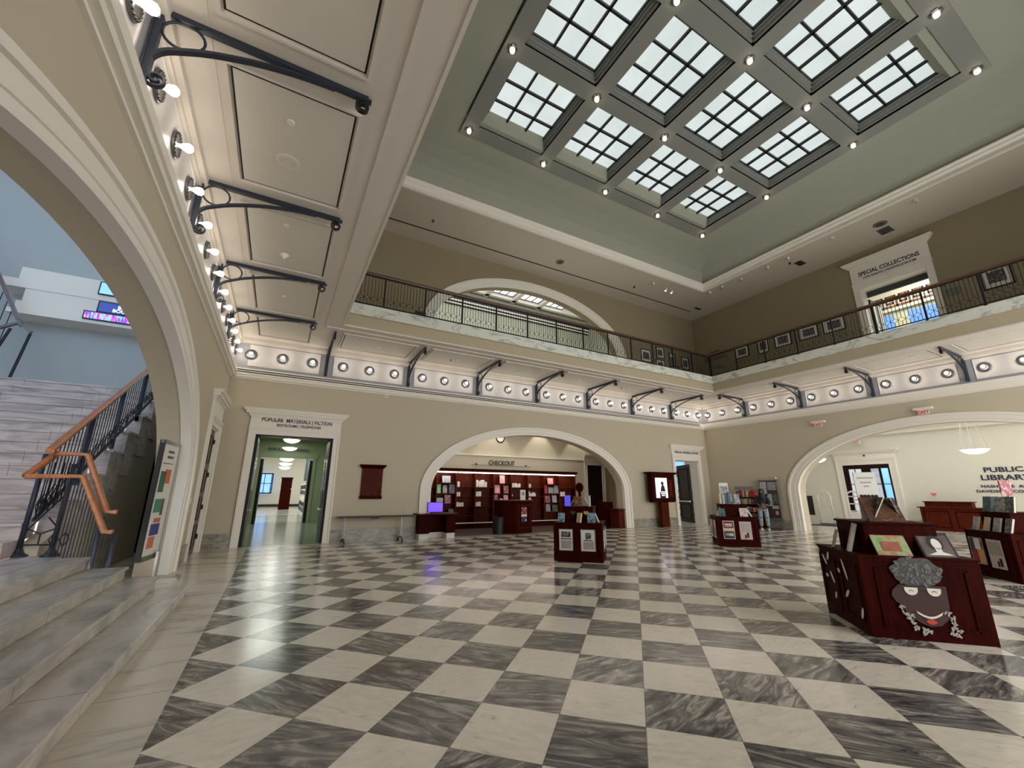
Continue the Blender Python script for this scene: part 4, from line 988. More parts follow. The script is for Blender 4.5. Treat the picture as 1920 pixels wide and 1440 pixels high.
MB().box(26.5, 26.9, 6.6, 8.15, 1.02, 1.22).build('back_tier', M['cherry2'], t); MB().box(26.45, 26.95, 6.55, 8.2, 1.22, 1.26).build('back_top', M['cherry2'], t)
m = MB()
for a in (6.2, 7.25):
    for q in ((a, a+.85, .15, .18), (a, a+.85, .82, .85), (a, a+.03, .15, .85), (a+.82, a+.85, .15, .85)): m.box(25.985, 26.0, q[0], q[1], q[2], q[3])
m.build('panel_moulding', M['cherry'], t)
def gate(x, y, label):
    t = thing('security_gate', (x, y, 0), label, 'gate', 'security gates in the lobby')
    w = .30
    o = [(0, y-w, 0)]; pts = [(x, y-w, .0), (x, y-w, 1.45)]+[(x, y-w*math.cos(a), 1.45+w*.8*math.sin(a)) for a in [PI*i/10 for i in range(1, 10)]]+[(x, y+w, 1.45), (x, y+w, 0)]
    MB().tube(pts, .035, 8).build('loop', M['white'], t, smooth=True)
    MB().box(x-.03, x+.03, y-w, y+w, .05, .72).build('lower_panel', M['white'], t)
    m = MB()
    for z in (.74, 1.08, 1.42): m.box(x-.02, x+.02, y-w, y+w, z, z+.05)
    m.box(x-.02, x+.02, y-.02, y+.02, .72, 1.66); m.build('crossbar', M['white'], t)
    MB().box(x-.12, x+.12, y-w-.05, y+w+.05, 0, .04).build('foot', M['rugdark'], t)
gate(25.9, 12.0, 'far left white security gate with rounded top in the lobby'); gate(24.6, 10.1, 'nearer white security gate in front of the glazed lobby door')
tag(MB().box(24.3, 25.4, 11.0, 12.4, .0, .012).build('floor_mat', M['rugdark']), 'dark grey mat on the lobby floor by the left gate', 'mat')
bowl('bowl_pendant', 24.0, 5.5, 3.12, .42, 'white glass bowl pendant on thin rods in front of the lobby wall', M['lampglass'], None, .9, 6, 4.9)
bowl('bowl_pendant', 24.0, 11.15, 3.10, .42, 'white bowl pendant partly hidden by the left side of the right arch', M['lampglass'], None, .9, 6, 4.9)

# ============================================================ upper level
bigt = M['trim']
text('SPECIAL COLLECTIONS', TM((XR-.055, 5.71, 10.52), -PI/2), .24, M['ink'], 'door_lettering', label='special collections lettering over the upper doorway', sx=.78)
text('CIVIL RIGHTS | NASHVILLE ROOM', TM((XR-.055, 5.71, 10.36), -PI/2), .12, M['ink'], 'door_lettering', label='small second line of lettering over the upper doorway', sx=.95)
CW = plain('collections_wall', (206, 204, 178), .7)
struct(MB().box(21.1, 26.2, 1.4, 10.4, 6.8, 6.9), 'floor_collections', M['lobbyfl']); struct(MB().box(21.1, 26.2, 1.4, 10.4, 12.2, 12.3), 'ceiling_collections', plain('collections_ceiling', (226, 226, 200), .7))
struct(MB().box(26, 26.2, 1.4, 10.4, 6.9, 12.2), 'wall_collections', CW); struct(MB().box(21.1, 26.2, 10.2, 10.4, 6.9, 12.2), 'wall_collections_left', CW); struct(MB().box(21.1, 26.2, 1.4, 1.6, 6.9, 12.2), 'wall_collections_right', CW)
mb = MB(); [mb.box(21.2, 26, y, y+.14, 12.0, 12.2) for y in (2.2, 3.4, 4.6, 5.8, 7.0, 8.2, 9.4)]; struct(mb, 'trim_collections_beams', M['trim'])
w3 = struct(MB().box(25.92, 25.98, 2.6, 9.4, 8.0, 10.25), 'window_3', M['blueglow'])
mb = MB(); [mb.box(25.86, 25.92, y, y+.55, 8.0, 10.25) for y in (4.2, 6.9)]; mb.build('window_frame', CW, w3)
# greek-key border on the far wall of that room
mb = MB()
K = [(0, 0, .5, .05), (0, 0, .05, .36), (0, .31, .42, .36), (.37, .1, .42, .36), (.13, .1, .42, .15), (.13, .1, .18, .25), (.13, .2, .3, .25)]
for i in range(12):
    y0 = 3.0+.52*i
    for a, b, c, d in K: mb.box(25.80, 25.84, y0+a, y0+c, 10.62+b*1.7, 10.62+d*1.7)
tag(mb.build('key_pattern_border', pics['tan']), 'rust coloured key-pattern border on the far wall of the upper room', 'border')
struct(MB().box(25.84, 25.92, 2.6, 9.5, 10.45, 11.55), 'trim_collections_band', M['trim'])
for nm, y, s_ in (('left', 6.77, -1), ('right', 4.65, 1)):
    t = thing('open_door', (21.2, y, 6.9), 'dark framed glass door open on the %s side of the upper doorway' % nm, 'door')
    a, b = sorted((y+s_*.03, y+s_*.09)); MB().box(21.1, 22.15, a, b, 6.92, 9.6).build('leaf', M['blackmetal'], t)
    a, b = sorted((y+s_*.09, y+s_*.10)); MB().box(21.25, 21.55, a, b, 7.2, 9.45).box(21.75, 22.05, a, b, 7.2, 9.45).build('glass', M['lobby'], t)
trim(MB().box(21.1, 21.2, 4.65, 6.77, 9.72, 10.1), plain('dark_header', (66, 66, 60), .7))
def frame_pic(Mx, u, z, w, h, label, dark=True, grp='framed photographs along the upper balcony'):
    t = thing('framed_photograph', Mx @ Vector((u, .02, z-h/2)), label, 'picture', grp)
    m = MB(Mx); b = .04
    for q in ((u-w/2, u+w/2, z-h/2, z-h/2+b), (u-w/2, u+w/2, z+h/2-b, z+h/2), (u-w/2, u-w/2+b, z-h/2, z+h/2), (u+w/2-b, u+w/2, z-h/2, z+h/2)): m.box(q[0], q[1], 0, .035, q[2], q[3])
    m.build('frame', M['blackpl'], t)
    mt = MB(Mx).box(u-w/2+b, u+w/2-b, 0, .012, z-h/2+b, z+h/2-b).build('mat', M['paper'], t)
    MB(Mx).box(u-w*.29, u+w*.29, .012, .016, z-h*.27, z+h*.27).build('photograph', pics['dark'], mt)
for u, w, h, lb in ((12.15, .75, .62, 'framed photograph nearest the corner on the upper right wall'), (11.05, .55, .78, 'tall framed photograph, second from the corner on the upper right wall'), (10.08, .78, .66, 'third framed photograph from the corner on the upper right wall'), (8.95, .82, .62, 'fourth framed photograph from the corner, a dark picture, upper right wall'), (7.93, .85, .66, 'fifth framed photograph, left of the upper doorway'), (3.08, .72, .8, 'large framed photograph right of the upper doorway')):
    frame_pic(FR, u, 8.8, w, h, lb)
for u, z, w, h, lb in ((16.5, 8.72, .75, .72, 'leftmost framed photograph on the upper back wall'), (17.6, 9.08, .62, .66, 'upper framed photograph of the pair on the upper back wall'), (17.55, 8.36, .66, .6, 'lower framed photograph of the pair on the upper back wall'), (18.55, 8.72, .5, .95, 'tall narrow framed photograph on the upper back wall'), (19.62, 8.76, .6, .74, 'framed photograph nearest the corner on the upper back wall')):
    frame_pic(FB, u, z, w, h, lb)
tag(MB(FR).box(4.0, 4.36, 0, .03, 8.58, 8.86).build('wall_plaque', M['grey']), 'small grey plaque on the wall just right of the upper doorway', 'plaque')
m = MB(FR)
for i in range(5): m.box(13.35-.1*i, 14.4, 0, .006, 9.25-.11*i, 9.29-.11*i)
for i in range(2): m.box(13.3, 13.9, 0, .006, 8.4-.1*i, 8.43-.1*i)
tag(m.build('exhibit_text', M['ink']), 'faint lines of exhibit lettering on the upper wall by the corner', 'lettering')
# hall behind the upper arch
HW = plain('upper_hall_paint', (158, 160, 144), .75, var=.02)
struct(MB().box(1.5, 22, 26, 26.2, 6.9, 16.4), 'wall_upper_hall', HW); struct(MB().box(1.5, 22, 15.45, 26.2, 6.8, 6.9), 'floor_upper_hall', M['lobbyfl'])
struct(MB().box(1.5, 1.7, 15.45, 26.2, 6.9, 16.4), 'wall_upper_hall_left', HW); struct(MB().box(21.8, 22, 15.45, 26.2, 6.9, 16.4), 'wall_upper_hall_right', HW)
struct(MB().box(1.5, 22, 15.45, 26.2, 16.2, 16.4), 'ceiling_upper_hall', M['trim'])
trim(MB().box(1.7, 21.8, 25.9, 26, 14.75, 14.85).box(1.7, 21.8, 25.8, 26, 14.95, 15.08), M['trim']); trim(MB().box(1.7, 21.8, 25.92, 26, 14.65, 14.75).box(1.7, 21.8, 25.85, 26, 14.85, 14.95).box(1.7, 21.8, 25.7, 26, 15.08, 15.42), M['blackmetal'])
sk = thing('far_skylight', (11, 24, 16.1), 'bright panes of a second skylight seen through the upper arch', 'skylight')
for i, x in enumerate((5.3, 7.6, 9.9, 12.2, 14.5, 16.8)):
    g = MB().box(x, x+1.8, 22.6, 25.3, 16.12, 16.14).build('pane', M['glass2'], sk)
    m = MB(); [m.box(x+k*.6-.025, x+k*.6+.025, 22.6, 25.3, 16.06, 16.12) for k in range(4)]; [m.box(x, x+1.8, 22.6+k*.9-.025, 22.6+k*.9+.025, 16.06, 16.12) for k in range(4)]; m.build('muntin', M['irondark'], g)
    MB().box(x-.42, x-.08, 22.2, 25.9, 15.85, 16.2).build('beam', M['trim'], sk)
MB().box(1.7, 21.8, 25.4, 25.7, 15.85, 16.2).build('beam', M['trim'], sk)
# ceiling fittings
def disc(name, x, y, z, r, mat, label, cat, d=.02, grille=None, group=None):
    t = thing(name, (x, y, z), label, cat, group)
    MB().lathe([(r, z), (r, z-d*.5), (r*.9, z-d), (r*.62, z-d), (r*.6, z-d*.6), (.01, z-d*.6)] if grille else [(r, z), (r*.95, z-d), (.01, z-d)], (x, y, 0), n=28).build('rim' if grille else 'cover', mat, t)
    if grille: MB().lathe([(r*.58, z-d*.5), (r*.58, z-d*.8), (.01, z-d*.8)], (x, y, 0), n=24).build('grille', grille, t)
zf = ZS-.012
disc('ceiling_speaker', -.47, 6.03, zf, .16, M['soffit'], 'round white speaker grille in the second soffit panel from the near bracket', 'speaker', .015, M['panel'])
disc('smoke_detector', -.45, 5.25, zf, .05, M['white'], 'small round cover beside the ceiling speaker', 'detector')
disc('smoke_detector', -.46, 7.75, zf, .05, M['white'], 'small round cover in the third left soffit panel', 'detector')
t = thing('sprinkler', (-.47, 8.85, zf-.08), 'white dome sensor hanging from the third left soffit panel', 'sensor'); MB().lathe([(.08, zf), (.075, zf-.03), (.04, zf-.05), (.03, zf-.09), (.005, zf-.1)], (-.47, 8.85, 0), n=18).build('dome', M['white'], t, smooth=True)
disc('smoke_detector', -.46, 11.0, zf, .04, M['white'], 'small round cover in the fourth left soffit panel', 'detector')
for i, x in enumerate(BX[:-1]):
    disc('smoke_detector', x+1.45, YB-1.3, zf, .055, M['white'], 'small white cover in the %s soffit panel along the back wall' % ORD[i], 'detector')
disc('ceiling_speaker', 10.6, YB-1.15, zf, .15, M['soffit'], 'round speaker in the middle soffit panel over the checkout arch', 'speaker', .015, M['panel'])
for x in (5.0, 13.4): t = thing('sprinkler', (x, YB-1.2, zf-.08), 'small sprinkler head in the back soffit %s' % ('left of the arch crown' if x < 9 else 'right of the arch crown'), 'sprinkler'); MB().lathe([(.05, zf), (.02, zf-.02), (.02, zf-.07), (.05, zf-.08), (.01, zf-.09)], (x, YB-1.2, 0), n=12).build('head', M['steel'], t)
disc('ceiling_speaker', 19.1, 5.2, zf, .15, M['soffit'], 'round speaker in the right wall soffit', 'speaker', .015, M['panel'])
for x, y, r, lb in ((9.84, 13.41, .2, 'round speaker on the upper ceiling over the back balcony'), (18.96, 5.18, .22, 'round speaker on the upper ceiling near the upper doorway')): disc('ceiling_speaker', x, y, ZU, r, M['grey'], lb, 'speaker', .02, M['ink'])
for x, y, lb in ((3.92, 13.38, 'left dark sprinkler on the upper back ceiling'), (14.41, 13.45, 'right dark sprinkler on the upper back ceiling'), (18.85, 8.4, 'dark sprinkler on the upper right ceiling')):
    t = thing('sprinkler', (x, y, ZU-.08), lb, 'sprinkler'); MB().lathe([(.05, ZU), (.03, ZU-.03), (.045, ZU-.07), (.01, ZU-.09)], (x, y, 0), n=12).build('head', M['ink'], t)
for x, y, w, d, lb in ((19.4, 13.6, .5, .2, 'square vent on the upper ceiling in the corner'), (19.63, 5.26, .55, .4, 'grey vent beside the round speaker on the upper ceiling'), (19.3, 8.2, .5, .3, 'grey vent on the upper right ceiling behind the sprinkler')):
    t = thing('ceiling_vent', (x, y, ZU-.02), lb, 'vent'); MB().box(x-w/2, x+w/2, y-d/2, y+d/2, ZU-.01, ZU).build('frame', M['grey'], t)
    m = MB(); [m.box(x-w/2+.03, x+w/2-.03, y-d/2+.04*k+.03, y-d/2+.04*k+.045, ZU-.02, ZU-.01) for k in range(int((d-.06)/.04))]; m.build('slat', M['ink'], t)
for i, (x, y) in enumerate(((14.95, 12.70), (15.98, 12.82), (16.42, 12.83), (18.2, 11.95), (18.2, 11.26), (18.3, 10.33), (18.33, 9.08), (18.33, 8.2), (18.33, 6.5), (18.35, 3.95))):
    t = thing('spotlight_can', (x, y, ZU-.12), '%s small adjustable spotlight from the left on the upper ceiling by the dome' % (ORD+['ninth', 'tenth'])[i], 'light', 'small spotlights on the upper ceiling')
    MB().cyl((x, y, ZU-.03), .06, .03, 2, 14).build('base', M['white'], t)
    R = TM((x, y, ZU-.03), 0) @ Matrix.Rotation(math.radians(28), 4, 'Y'); MB(R).cyl((0, 0, -.13), .055, .13, 2, 14).build('can', M['white'], t); MB(R).cyl((0, 0, -.135), .04, .006, 2, 12).build('lens', M['lampglass'] if i in (1, 2) else M['steel'], t)
for a, b in ((3.5, 4.0), (15.0, 15.5)):
    tag(MB().box(a, a+.45 if a > 5 else a-.35+.0, EY-.16, EY-.06, 7.10, 7.17).build('floor_fixture', M['blackpl']), 'low black fixture on the curb of the back railing, %s one' % ('left' if a < 5 else 'right'), 'fixture')

# ============================================================ book kiosks
def kiosk(name, cx, cy, label, one_panel):
    t = thing(name, (cx, cy, 0), label, 'display stand', 'wooden book display stands on the chequered floor', rz=PI/4); P = MW[t.name]
    m = MB(P); h = .58; m.box(-h, h, -h, h, .0, .86); m.build('lower_tier', M['cherry'], t, bevel=.006)
    MB(P).box(-h-.012, h+.012, -h-.012, h+.012, .855, .88).build('lower_top', M['cherry'], t, bevel=.005)
    MB(P).box(-.37, .37, -.37, .37, .88, 1.225).build('upper_tier', M['cherry'], t, bevel=.006)
    MB(P).box(-.39, .39, -.39, .39, 1.225, 1.25).build('upper_top', M['cherry'], t, bevel=.005)
    m = MB(P)
    for q in range(4):
        Rq = Matrix.Rotation(q*PI/2, 4, 'Z')
        spans = [(-.44, .44)] if (q in one_panel) else [(-.50, -.06), (.06, .50)]
        for a, b in spans:
            for r in ((a, b, .12, .145), (a, b, .735, .76), (a, a+.025, .12, .76), (b-.025, b, .12, .76)): m.box(-h-.012, -h, r[0], r[1], r[2], r[3], T=Rq)
    m.build('panel_moulding', M['cherry'], t)
    return t
# face frame of a stand: (u to the viewer's right, v outwards, z)
def KF(cx, cy, ang):
    n = Vector((math.cos(math.radians(ang)), math.sin(math.radians(ang)), 0)); r = Vector((-n.y, n.x, 0)); c = Vector((cx, cy, 0))+n*.58
    return Matrix(((r.x, n.x, 0, c.x), (r.y, n.y, 0, c.y), (0, 0, 1, 0), (0, 0, 0, 1)))
K1, K2, K3, K4 = (7.04, 2.64), (6.85, 8.79), (13.0, 8.75), (12.96, 2.63)
kiosk('book_display_stand', *K1, 'near wooden display stand with a paper collage face on its front', (0,))
kiosk('book_display_stand', *K2, 'middle wooden display stand with two framed notices, in front of the checkout arch', ())
kiosk('book_display_stand', *K3, 'wooden display stand with a red and black poster, near the right doorway', ())
kiosk('book_display_stand', *K4, 'wooden display stand at the right edge of the floor, behind the near one', ())
def sheet(F, u0, u1, z0, z1, mat, name, label, cat, parts=(), frame=None):
    t = thing(name, F @ Vector(((u0+u1)/2, .015, z0)), label, cat)
    MB(F).box(u0, u1, .013, .018, z0, z1).build('sheet', mat, t)
    for p in parts:
        (a, b, c, d, mm, nm) = p[:6]; MB(F).box(u0+(u1-u0)*a, u0+(u1-u0)*b, .018, .0205, z0+(z1-z0)*c, z0+(z1-z0)*d).build(nm, mm, t)
    if frame:
        m = MB(F); b = .014
        for q in ((u0-b, u1+b, z0-b, z0), (u0-b, u1+b, z1, z1+b), (u0-b, u0, z0, z1), (u1, u1+b, z0, z1)): m.box(q[0], q[1], .012, .026, q[2], q[3])
        m.build('frame', frame, t)
    return t
lines = blotch('printed_text', [(196, 188, 180), (120, 112, 108)], 60, stretch=(.2, .2, 4))
F = KF(*K2, 225)
sheet(F, -.43, -.12, .26, .72, M['paper'], 'framed_notice', 'left framed portrait notice on the middle display stand', 'notice', [(.14, .86, .62, .9, pics['dark'], 'picture'), (.08, .92, .52, .57, M['ink'], 'heading'), (.1, .9, .06, .47, lines, 'text_block')], M['steel'])
sheet(F, .09, .41, .26, .72, M['paper'], 'framed_notice', 'right framed portrait notice on the middle display stand', 'notice', [(.3, .72, .55, .86, pics['dark'], 'picture'), (.15, .85, .46, .51, M['ink'], 'heading'), (.12, .9, .06, .42, lines, 'text_block')], M['steel'])
F2 = KF(*K2, 315)
for a, lb in ((-.44, 'left narrow'), (.08, 'right narrow')): sheet(F2, a, a+.34, .24, .74, M['cherry2'], 'framed_notice', '%s notice seen edge-on on the side of the middle display stand' % lb, 'notice', [(.1, .9, .1, .9, M['paper'], 'text_block')], M['steel'])
for u, mk, lb in ((-.12, 'green', 'dark green'), (.20, 'cream', 'yellow')):
    Fh = KF(*K2, 225) @ Matrix.Translation((0, -.21, 0))
    m = MB(Fh); m.prism([(u+a*.65, 1.10+b*.62) for a, b in HEART], .002, .008, 1); tag(m.build('paper_heart', plain(lb+'_paper', (44, 60, 34) if mk == 'green' else (222, 180, 96), .7)), '%s paper heart on the upper tier of the middle display stand' % lb, 'heart')
F = KF(*K3, 225)
sheet(F, -.41, -.12, .24, .74, plain('poster_red', (110, 26, 30), .5), 'poster', 'framed red, gold and black striped poster on the display stand near the right doorway', 'poster', [(.12, .86, .70, .86, M['paper'], 'title_block'), (0, 1, .42, .60, pics['cream'], 'gold_band'), (0, 1, 0, .36, M['blackpl'], 'black_band'), (.1, .9, .14, .3, M['paper'], 'small_text')], M['steel'])
text('BLACK', F @ Matrix.Translation((-.265, .0215, .60)), .07, plain('poster_red_ink', (110, 26, 30), .5), 'lettering', bpy.data.objects['poster.001'] if 'poster.001' in bpy.data.objects else bpy.data.objects['poster'])
sheet(F, .04, .37, .22, .74, plain('pale_pink_sheet', (196, 170, 164), .6), 'notice_sheet', 'pale sheet with raised dark hands on the display stand near the right doorway', 'notice', [(.12, .88, .42, .9, lines, 'text_block'), (.38, .52, .06, .26, M['doordark'], 'hand_drawing'), (.56, .72, .1, .38, M['doordark'], 'hand_drawing')])
F3 = KF(*K3, 135)
for a, lb in ((-.46, 'first'), (.06, 'second')): sheet(F3, a, a+.36, .22, .74, M['paper'], 'framed_notice', '%s pale notice on the shadowed side of the stand near the right doorway' % lb, 'notice', [(.1, .9, .1, .6, lines, 'text_block')], M['steel'])
F = KF(*K4, 135)
sheet(F, -.47, -.14, .24, .72, pics['dark'], 'poster', 'colourful patterned poster on the right-edge display stand', 'poster', [(0, .35, .5, 1, M['navy'], 'navy_block'), (.35, .8, .55, 1, M['paper'], 'title_block'), (0, .5, 0, .5, plain('crimson', (150, 30, 60), .5), 'crimson_block'), (.5, 1, 0, .55, plain('gold_print', (214, 160, 90), .5), 'gold_block')], M['steel'])
sheet(F, -.03, .33, .20, .73, plain('pale_pink_sheet2', (200, 184, 178), .6), 'notice_sheet', 'pale text sheet with raised hands on the right-edge display stand', 'notice', [(.1, .9, .45, .93, lines, 'text_block'), (.45, .58, .06, .26, M['doordark'], 'hand_drawing'), (.62, .8, .08, .36, M['doordark'], 'hand_drawing')])
# collage face on the near stand
F = KF(*K1, 225)
cf = thing('paper_collage_face', F @ Vector((0, .02, .15)), 'paper collage portrait of a smiling face with glasses on the near display stand', 'artwork')
def PP(poly, v0, v1, mat, nm): MB(F).prism(poly, v0, v1, 1).build(nm, mat, cf)
PP([(-.30, .52), (-.32, .46), (-.29, .40), (-.25, .37), (-.20, .27), (-.10, .19), (-.01, .155), (.09, .17), (.17, .24), (.20, .36), (.21, .58), (-.24, .58)], .012, .017, plain('brown_paper', (70, 46, 44), .8), 'head')
hb = [(.245*math.cos(a)*(1+.07*math.sin(7*a))-.04, .725+.155*math.sin(a)*(1+.08*math.cos(6*a))) for a in [2*PI*i/36 for i in range(36)]]
hairm = blotch('newsprint_collage', [(14, 12, 16), (24, 22, 26), (70, 66, 68), (14, 12, 16), (170, 164, 150)], 30)
PP(hb, .017, .024, hairm, 'hair')
m = MB(F); rr = random.Random(11)
for i in range(46):
    a = rr.uniform(0, 2*PI); q = math.sqrt(rr.random()); u = -.04+.235*q*math.cos(a); z = .725+.15*q*math.sin(a); T = Matrix.Translation((u, 0, z)) @ Matrix.Rotation(rr.uniform(0, 3), 4, 'Y'); s1 = rr.uniform(.012, .035); m.box(-s1, s1, .024, .026+.002*rr.random(), -s1*.5, s1*.5, T=T)
m.build('newsprint_scraps', blotch('newsprint_scraps', [(18, 16, 20), (120, 116, 110), (30, 28, 32), (60, 56, 58)], 60), cf)
for c in (-.125, .09):
    PP([(c-.065, .558)]+[(c-.065+.13*(1-math.cos(PI*i/12))/2, .558-.085*math.sin(PI*i/12)**.7) for i in range(1, 12)]+[(c+.065, .558)], .018, .024, M['paperb'], 'glasses_lens')
    m = MB(F); m.tube([(c-.022+.044*i/8, .025, .515+.012*math.sin(PI*i/8)) for i in range(9)], .0028, 5); m.build('closed_eye', M['ink'], cf)
m = MB(F); m.box(-.25, .20, .018, .025, .556, .572).box(-.06, .025, .018, .025, .535, .556); m.build('glasses_bar', M['blackpl'], cf)
sm = [(-.12+.25*i/14, .315-.055*math.sin(PI*i/14)) for i in range(15)]
PP([(-.09+.19*i/12, .285-.04*math.sin(PI*i/12)) for i in range(13)]+[(.10-.19*i/12, .285-.115*math.sin(PI*i/12)) for i in range(1, 12)], .017, .020, M['blackpl'], 'mouth')
PP([(-.05+.11*i/10, .205+.03*math.sin(PI*i/10)) for i in range(11)]+[(.06-.11*i/10, .205-.026*math.sin(PI*i/10)) for i in range(1, 10)], .020, .023, plain('tongue_red', (196, 62, 44), .6), 'tongue')
PP(sm+[(u, z-.022) for u, z in sm[1:-1][::-1]], .020, .024, M['paperb'], 'teeth')
for nm, pts, sd in (('left_earring', [(-.24, .34), (-.22, .28), (-.19, .23), (-.16, .19), (-.14, .13), (-.17, .25)], 1), ('right_earring', [(.17, .30), (.20, .25), (.22, .2), (.19, .16), (.24, .12), (.18, .10), (.22, .08)], 2), ('chin_ornament', [(-.06, .12), (-.03, .10), (-.07, .09)], 3)):
    m = MB(F); rr = random.Random(sd)
    for (u, z) in pts:
        for k in range(3):
            T = Matrix.Translation((u+rr.uniform(-.02, .02), 0, z+rr.uniform(-.015, .015))) @ Matrix.Rotation(rr.uniform(0, 3), 4, 'Y'); m.box(-.022, .022, .014+.003*k, .017+.003*k, -.009, .009, T=T)
    m.build(nm, blotch('pale_scraps%d' % sd, [(50, 44, 48), (190, 184, 180), (90, 50, 56)], 34), cf)
# word slips on its shadowed side
F = KF(*K1, 135); rr = random.Random(5)
WS = [(-.53, .80, 1.1, .10), (-.36, .70, -.8, .17), (-.24, .76, 1.0, .14), (-.36, .50, -.1, .08), (-.20, .50, -1.0, .17), (.03, .62, -.6, .07), (.20, .66, -1.2, .26), (-.18, .28, 1.1, .10), (.17, .37, .7, .15), (.48, .22, 1.1, .15)]
for i, (u, z, a, L) in enumerate(WS):
    T = Matrix.Translation((u, 0, z)) @ Matrix.Rotation(-a, 4, 'Y'); m = MB(F)
    m.loft([[T @ Vector((L/2*math.cos(q)*1.0, v, .024*math.sin(q))) for q in [2*PI*k/12 for k in range(12)]] for v in (.012, .015)])
    o = m.build('word_slip', M['paper']); tag(o, '%s pale word slip from the left on the shadowed side of the near display stand' % (ORD+['ninth', 'tenth'])[i], 'paper slip', 'paper word slips on the near display stand')
# books on the stands
def kb(K, ang, u, r, z, w, h, d, mat, name, label, tilt=.35, cat='book', tw=0, pages=True):
    n = Vector((math.cos(math.radians(ang)), math.sin(math.radians(ang)), 0)); rr_ = Vector((-n.y, n.x, 0)); p = Vector((K[0], K[1], 0))+n*r+rr_*u
    return book(p.x, p.y, z, w, h, d, mat, name, label, cat, 'books on the display stands' if cat == 'book' else None, rz=math.radians(ang+90)+tw, tilt=tilt, pages=pages)
g1 = blotch('garden_cover', [(120, 160, 96), (160, 180, 130), (180, 120, 90), (130, 150, 100)], 7)
t, R = kb(K1, 225, -.15, .50, .882, .34, .30, .012, g1, 'picture_book', 'large green illustrated book propped on the near display stand', .55)
MB(R).box(-.10, .09, -.008, -.004, .05, .17).build('illustration', blotch('terracotta', [(176, 104, 76), (150, 84, 60)], 12), t)
t, R = kb(K1, 225, .30, .50, .882, .32, .30, .02, blotch('sepia_cover', [(70, 58, 54), (110, 94, 86)], 5), 'portrait_book', 'dark framed book with black and white portrait on the near display stand', .55)
m = MB(R); m.prism([(.0+.075*math.cos(a), .17+.095*math.sin(a)) for a in [2*PI*i/18 for i in range(18)]], -.006, -.003, 1); m.build('hair', M['blackpl'], t)
m = MB(R); m.prism([(.005+.045*math.cos(a), .155+.068*math.sin(a)) for a in [2*PI*i/18 for i in range(18)]], -.009, -.006, 1); m.box(-.03, .03, -.009, -.006, .05, .11); m.prism([(-.12, .02), (.12, .02), (.03, .06), (-.03, .06)], -.008, -.005, 1); m.build('face', M['paper'], t)
for q in ((-.16, .16, .27, .30), (-.16, -.145, 0, .3), (.145, .16, 0, .3)): MB(R).box(q[0], q[1], -.006, -.003, q[2], q[3]).build('cover_border', M['blackpl'], t)
kb(K1, 135, -.30, .50, .882, .13, .24, .03, pics['cream'], 'book', 'small yellow book at the far left of the near display stand', .30, tw=-.35)
kb(K1, 135, .15, .50, .882, .17, .36, .035, pics['pale'], 'book', 'tall silver grey book at the left corner of the near display stand', .30, tw=-.3)
kb(K1, 225, -.05, .28, 1.252, .38, .34, .02, blotch('brown_painting', [(40, 30, 26), (110, 66, 36), (60, 44, 36), (150, 100, 60)], 7), 'picture_book', 'wide brown painted book leaning on top of the near display stand', .55)
kb(K1, 135, .10, .20, 1.252, .30, .34, .012, pics['dark'], 'book', 'dark book seen edge-on leaning at the top left of the near stand', .5)
kb(K1, 315, -.10, .15, 1.252, .24, .30, .02, pics['dark'], 'book', 'black book inside the leaning books atop the near stand', .3)
t, R = kb(K1, 225, -.12, .10, 1.252, .24, .62, .01, M['paper'], 'notice_stand', 'upright pale notice with small figures on top of the near display stand', .03, cat='notice', pages=False)
m = MB(R)
for i, z in enumerate((.54, .48, .43)): m.box(-.09+.03*i, .09-.03*i, -.006, -.003, z, z+.018)
m.build('heading', M['grey'], t)
m = MB(R); [m.prism([(x+.022*math.cos(a), .31+.022*math.sin(a)) for a in [2*PI*i/10 for i in range(10)]], -.006, -.003, 1) for x in (-.08, -.04, 0, .045, .085)]; m.build('figures', M['doordark'], t)
# middle stand
kb(K2, 225, -.40, .49, .882, .16, .22, .02, pics['blue'], 'book', 'pale blue picture book at the left corner of the middle display stand', .3)
kb(K2, 225, .02, .49, .882, .12, .23, .03, pics['cream'], 'book', 'cream paperback in the middle of the middle display stand', .25, tw=-.5)
kb(K2, 225, .33, .49, .882, .18, .23, .02, pics['blue'], 'book', 'blue and white book at the right of the middle display stand', .2)
kb(K2, 315, -.38, .49, .882, .10, .24, .05, pics['dark'], 'book', 'dark spined book leaning on the right corner of the middle stand', .4)
kb(K2, 315, -.15, .49, .882, .12, .22, .03, M['paper'], 'book', 'white book leaning on the right side of the middle stand', .4)
kb(K2, 225, -.02, .20, 1.252, .20, .24, .02, pics['tan'], 'book', 'brown picture book on top of the middle display stand', .12)
kb(K2, 225, .27, .20, 1.252, .04, .26, .14, pics['pale'], 'book', 'thin pale book standing on top of the middle display stand', .0)
kb(K2, 315, .05, .25, 1.252, .16, .24, .03, M['paper'], 'book', 'white book leaning at the right top of the middle stand', .55)
kb(K2, 135, -.05, .25, 1.252, .16, .24, .02, pics['grey'], 'book', 'grey book leaning at the left top of the middle stand', .55)
t, R = kb(K2, 225, -.28, .16, 1.252, .14, .26, .01, emis('violet_reflection', (90, 80, 220), .7), 'violet_reflection', 'glowing panel added for a violet screen reflection on top of the middle display stand', .03, cat='card', pages=False)  # emissive panel added to imitate the monitor's violet reflection
m = MB(TM((K2[0]+.02, K2[1], 1.25), -PI/4)); m.box(-.035, .035, -.01, .01, 0, .36); m.prism([(.10*math.cos(a), .46+.125*math.sin(a)) for a in [2*PI*i/20 for i in range(20)]], -.01, .01, 1)
tag(m.build('wooden_paddle', M['cherry']), 'dark wooden paddle with round head standing on top of the middle display stand', 'paddle')
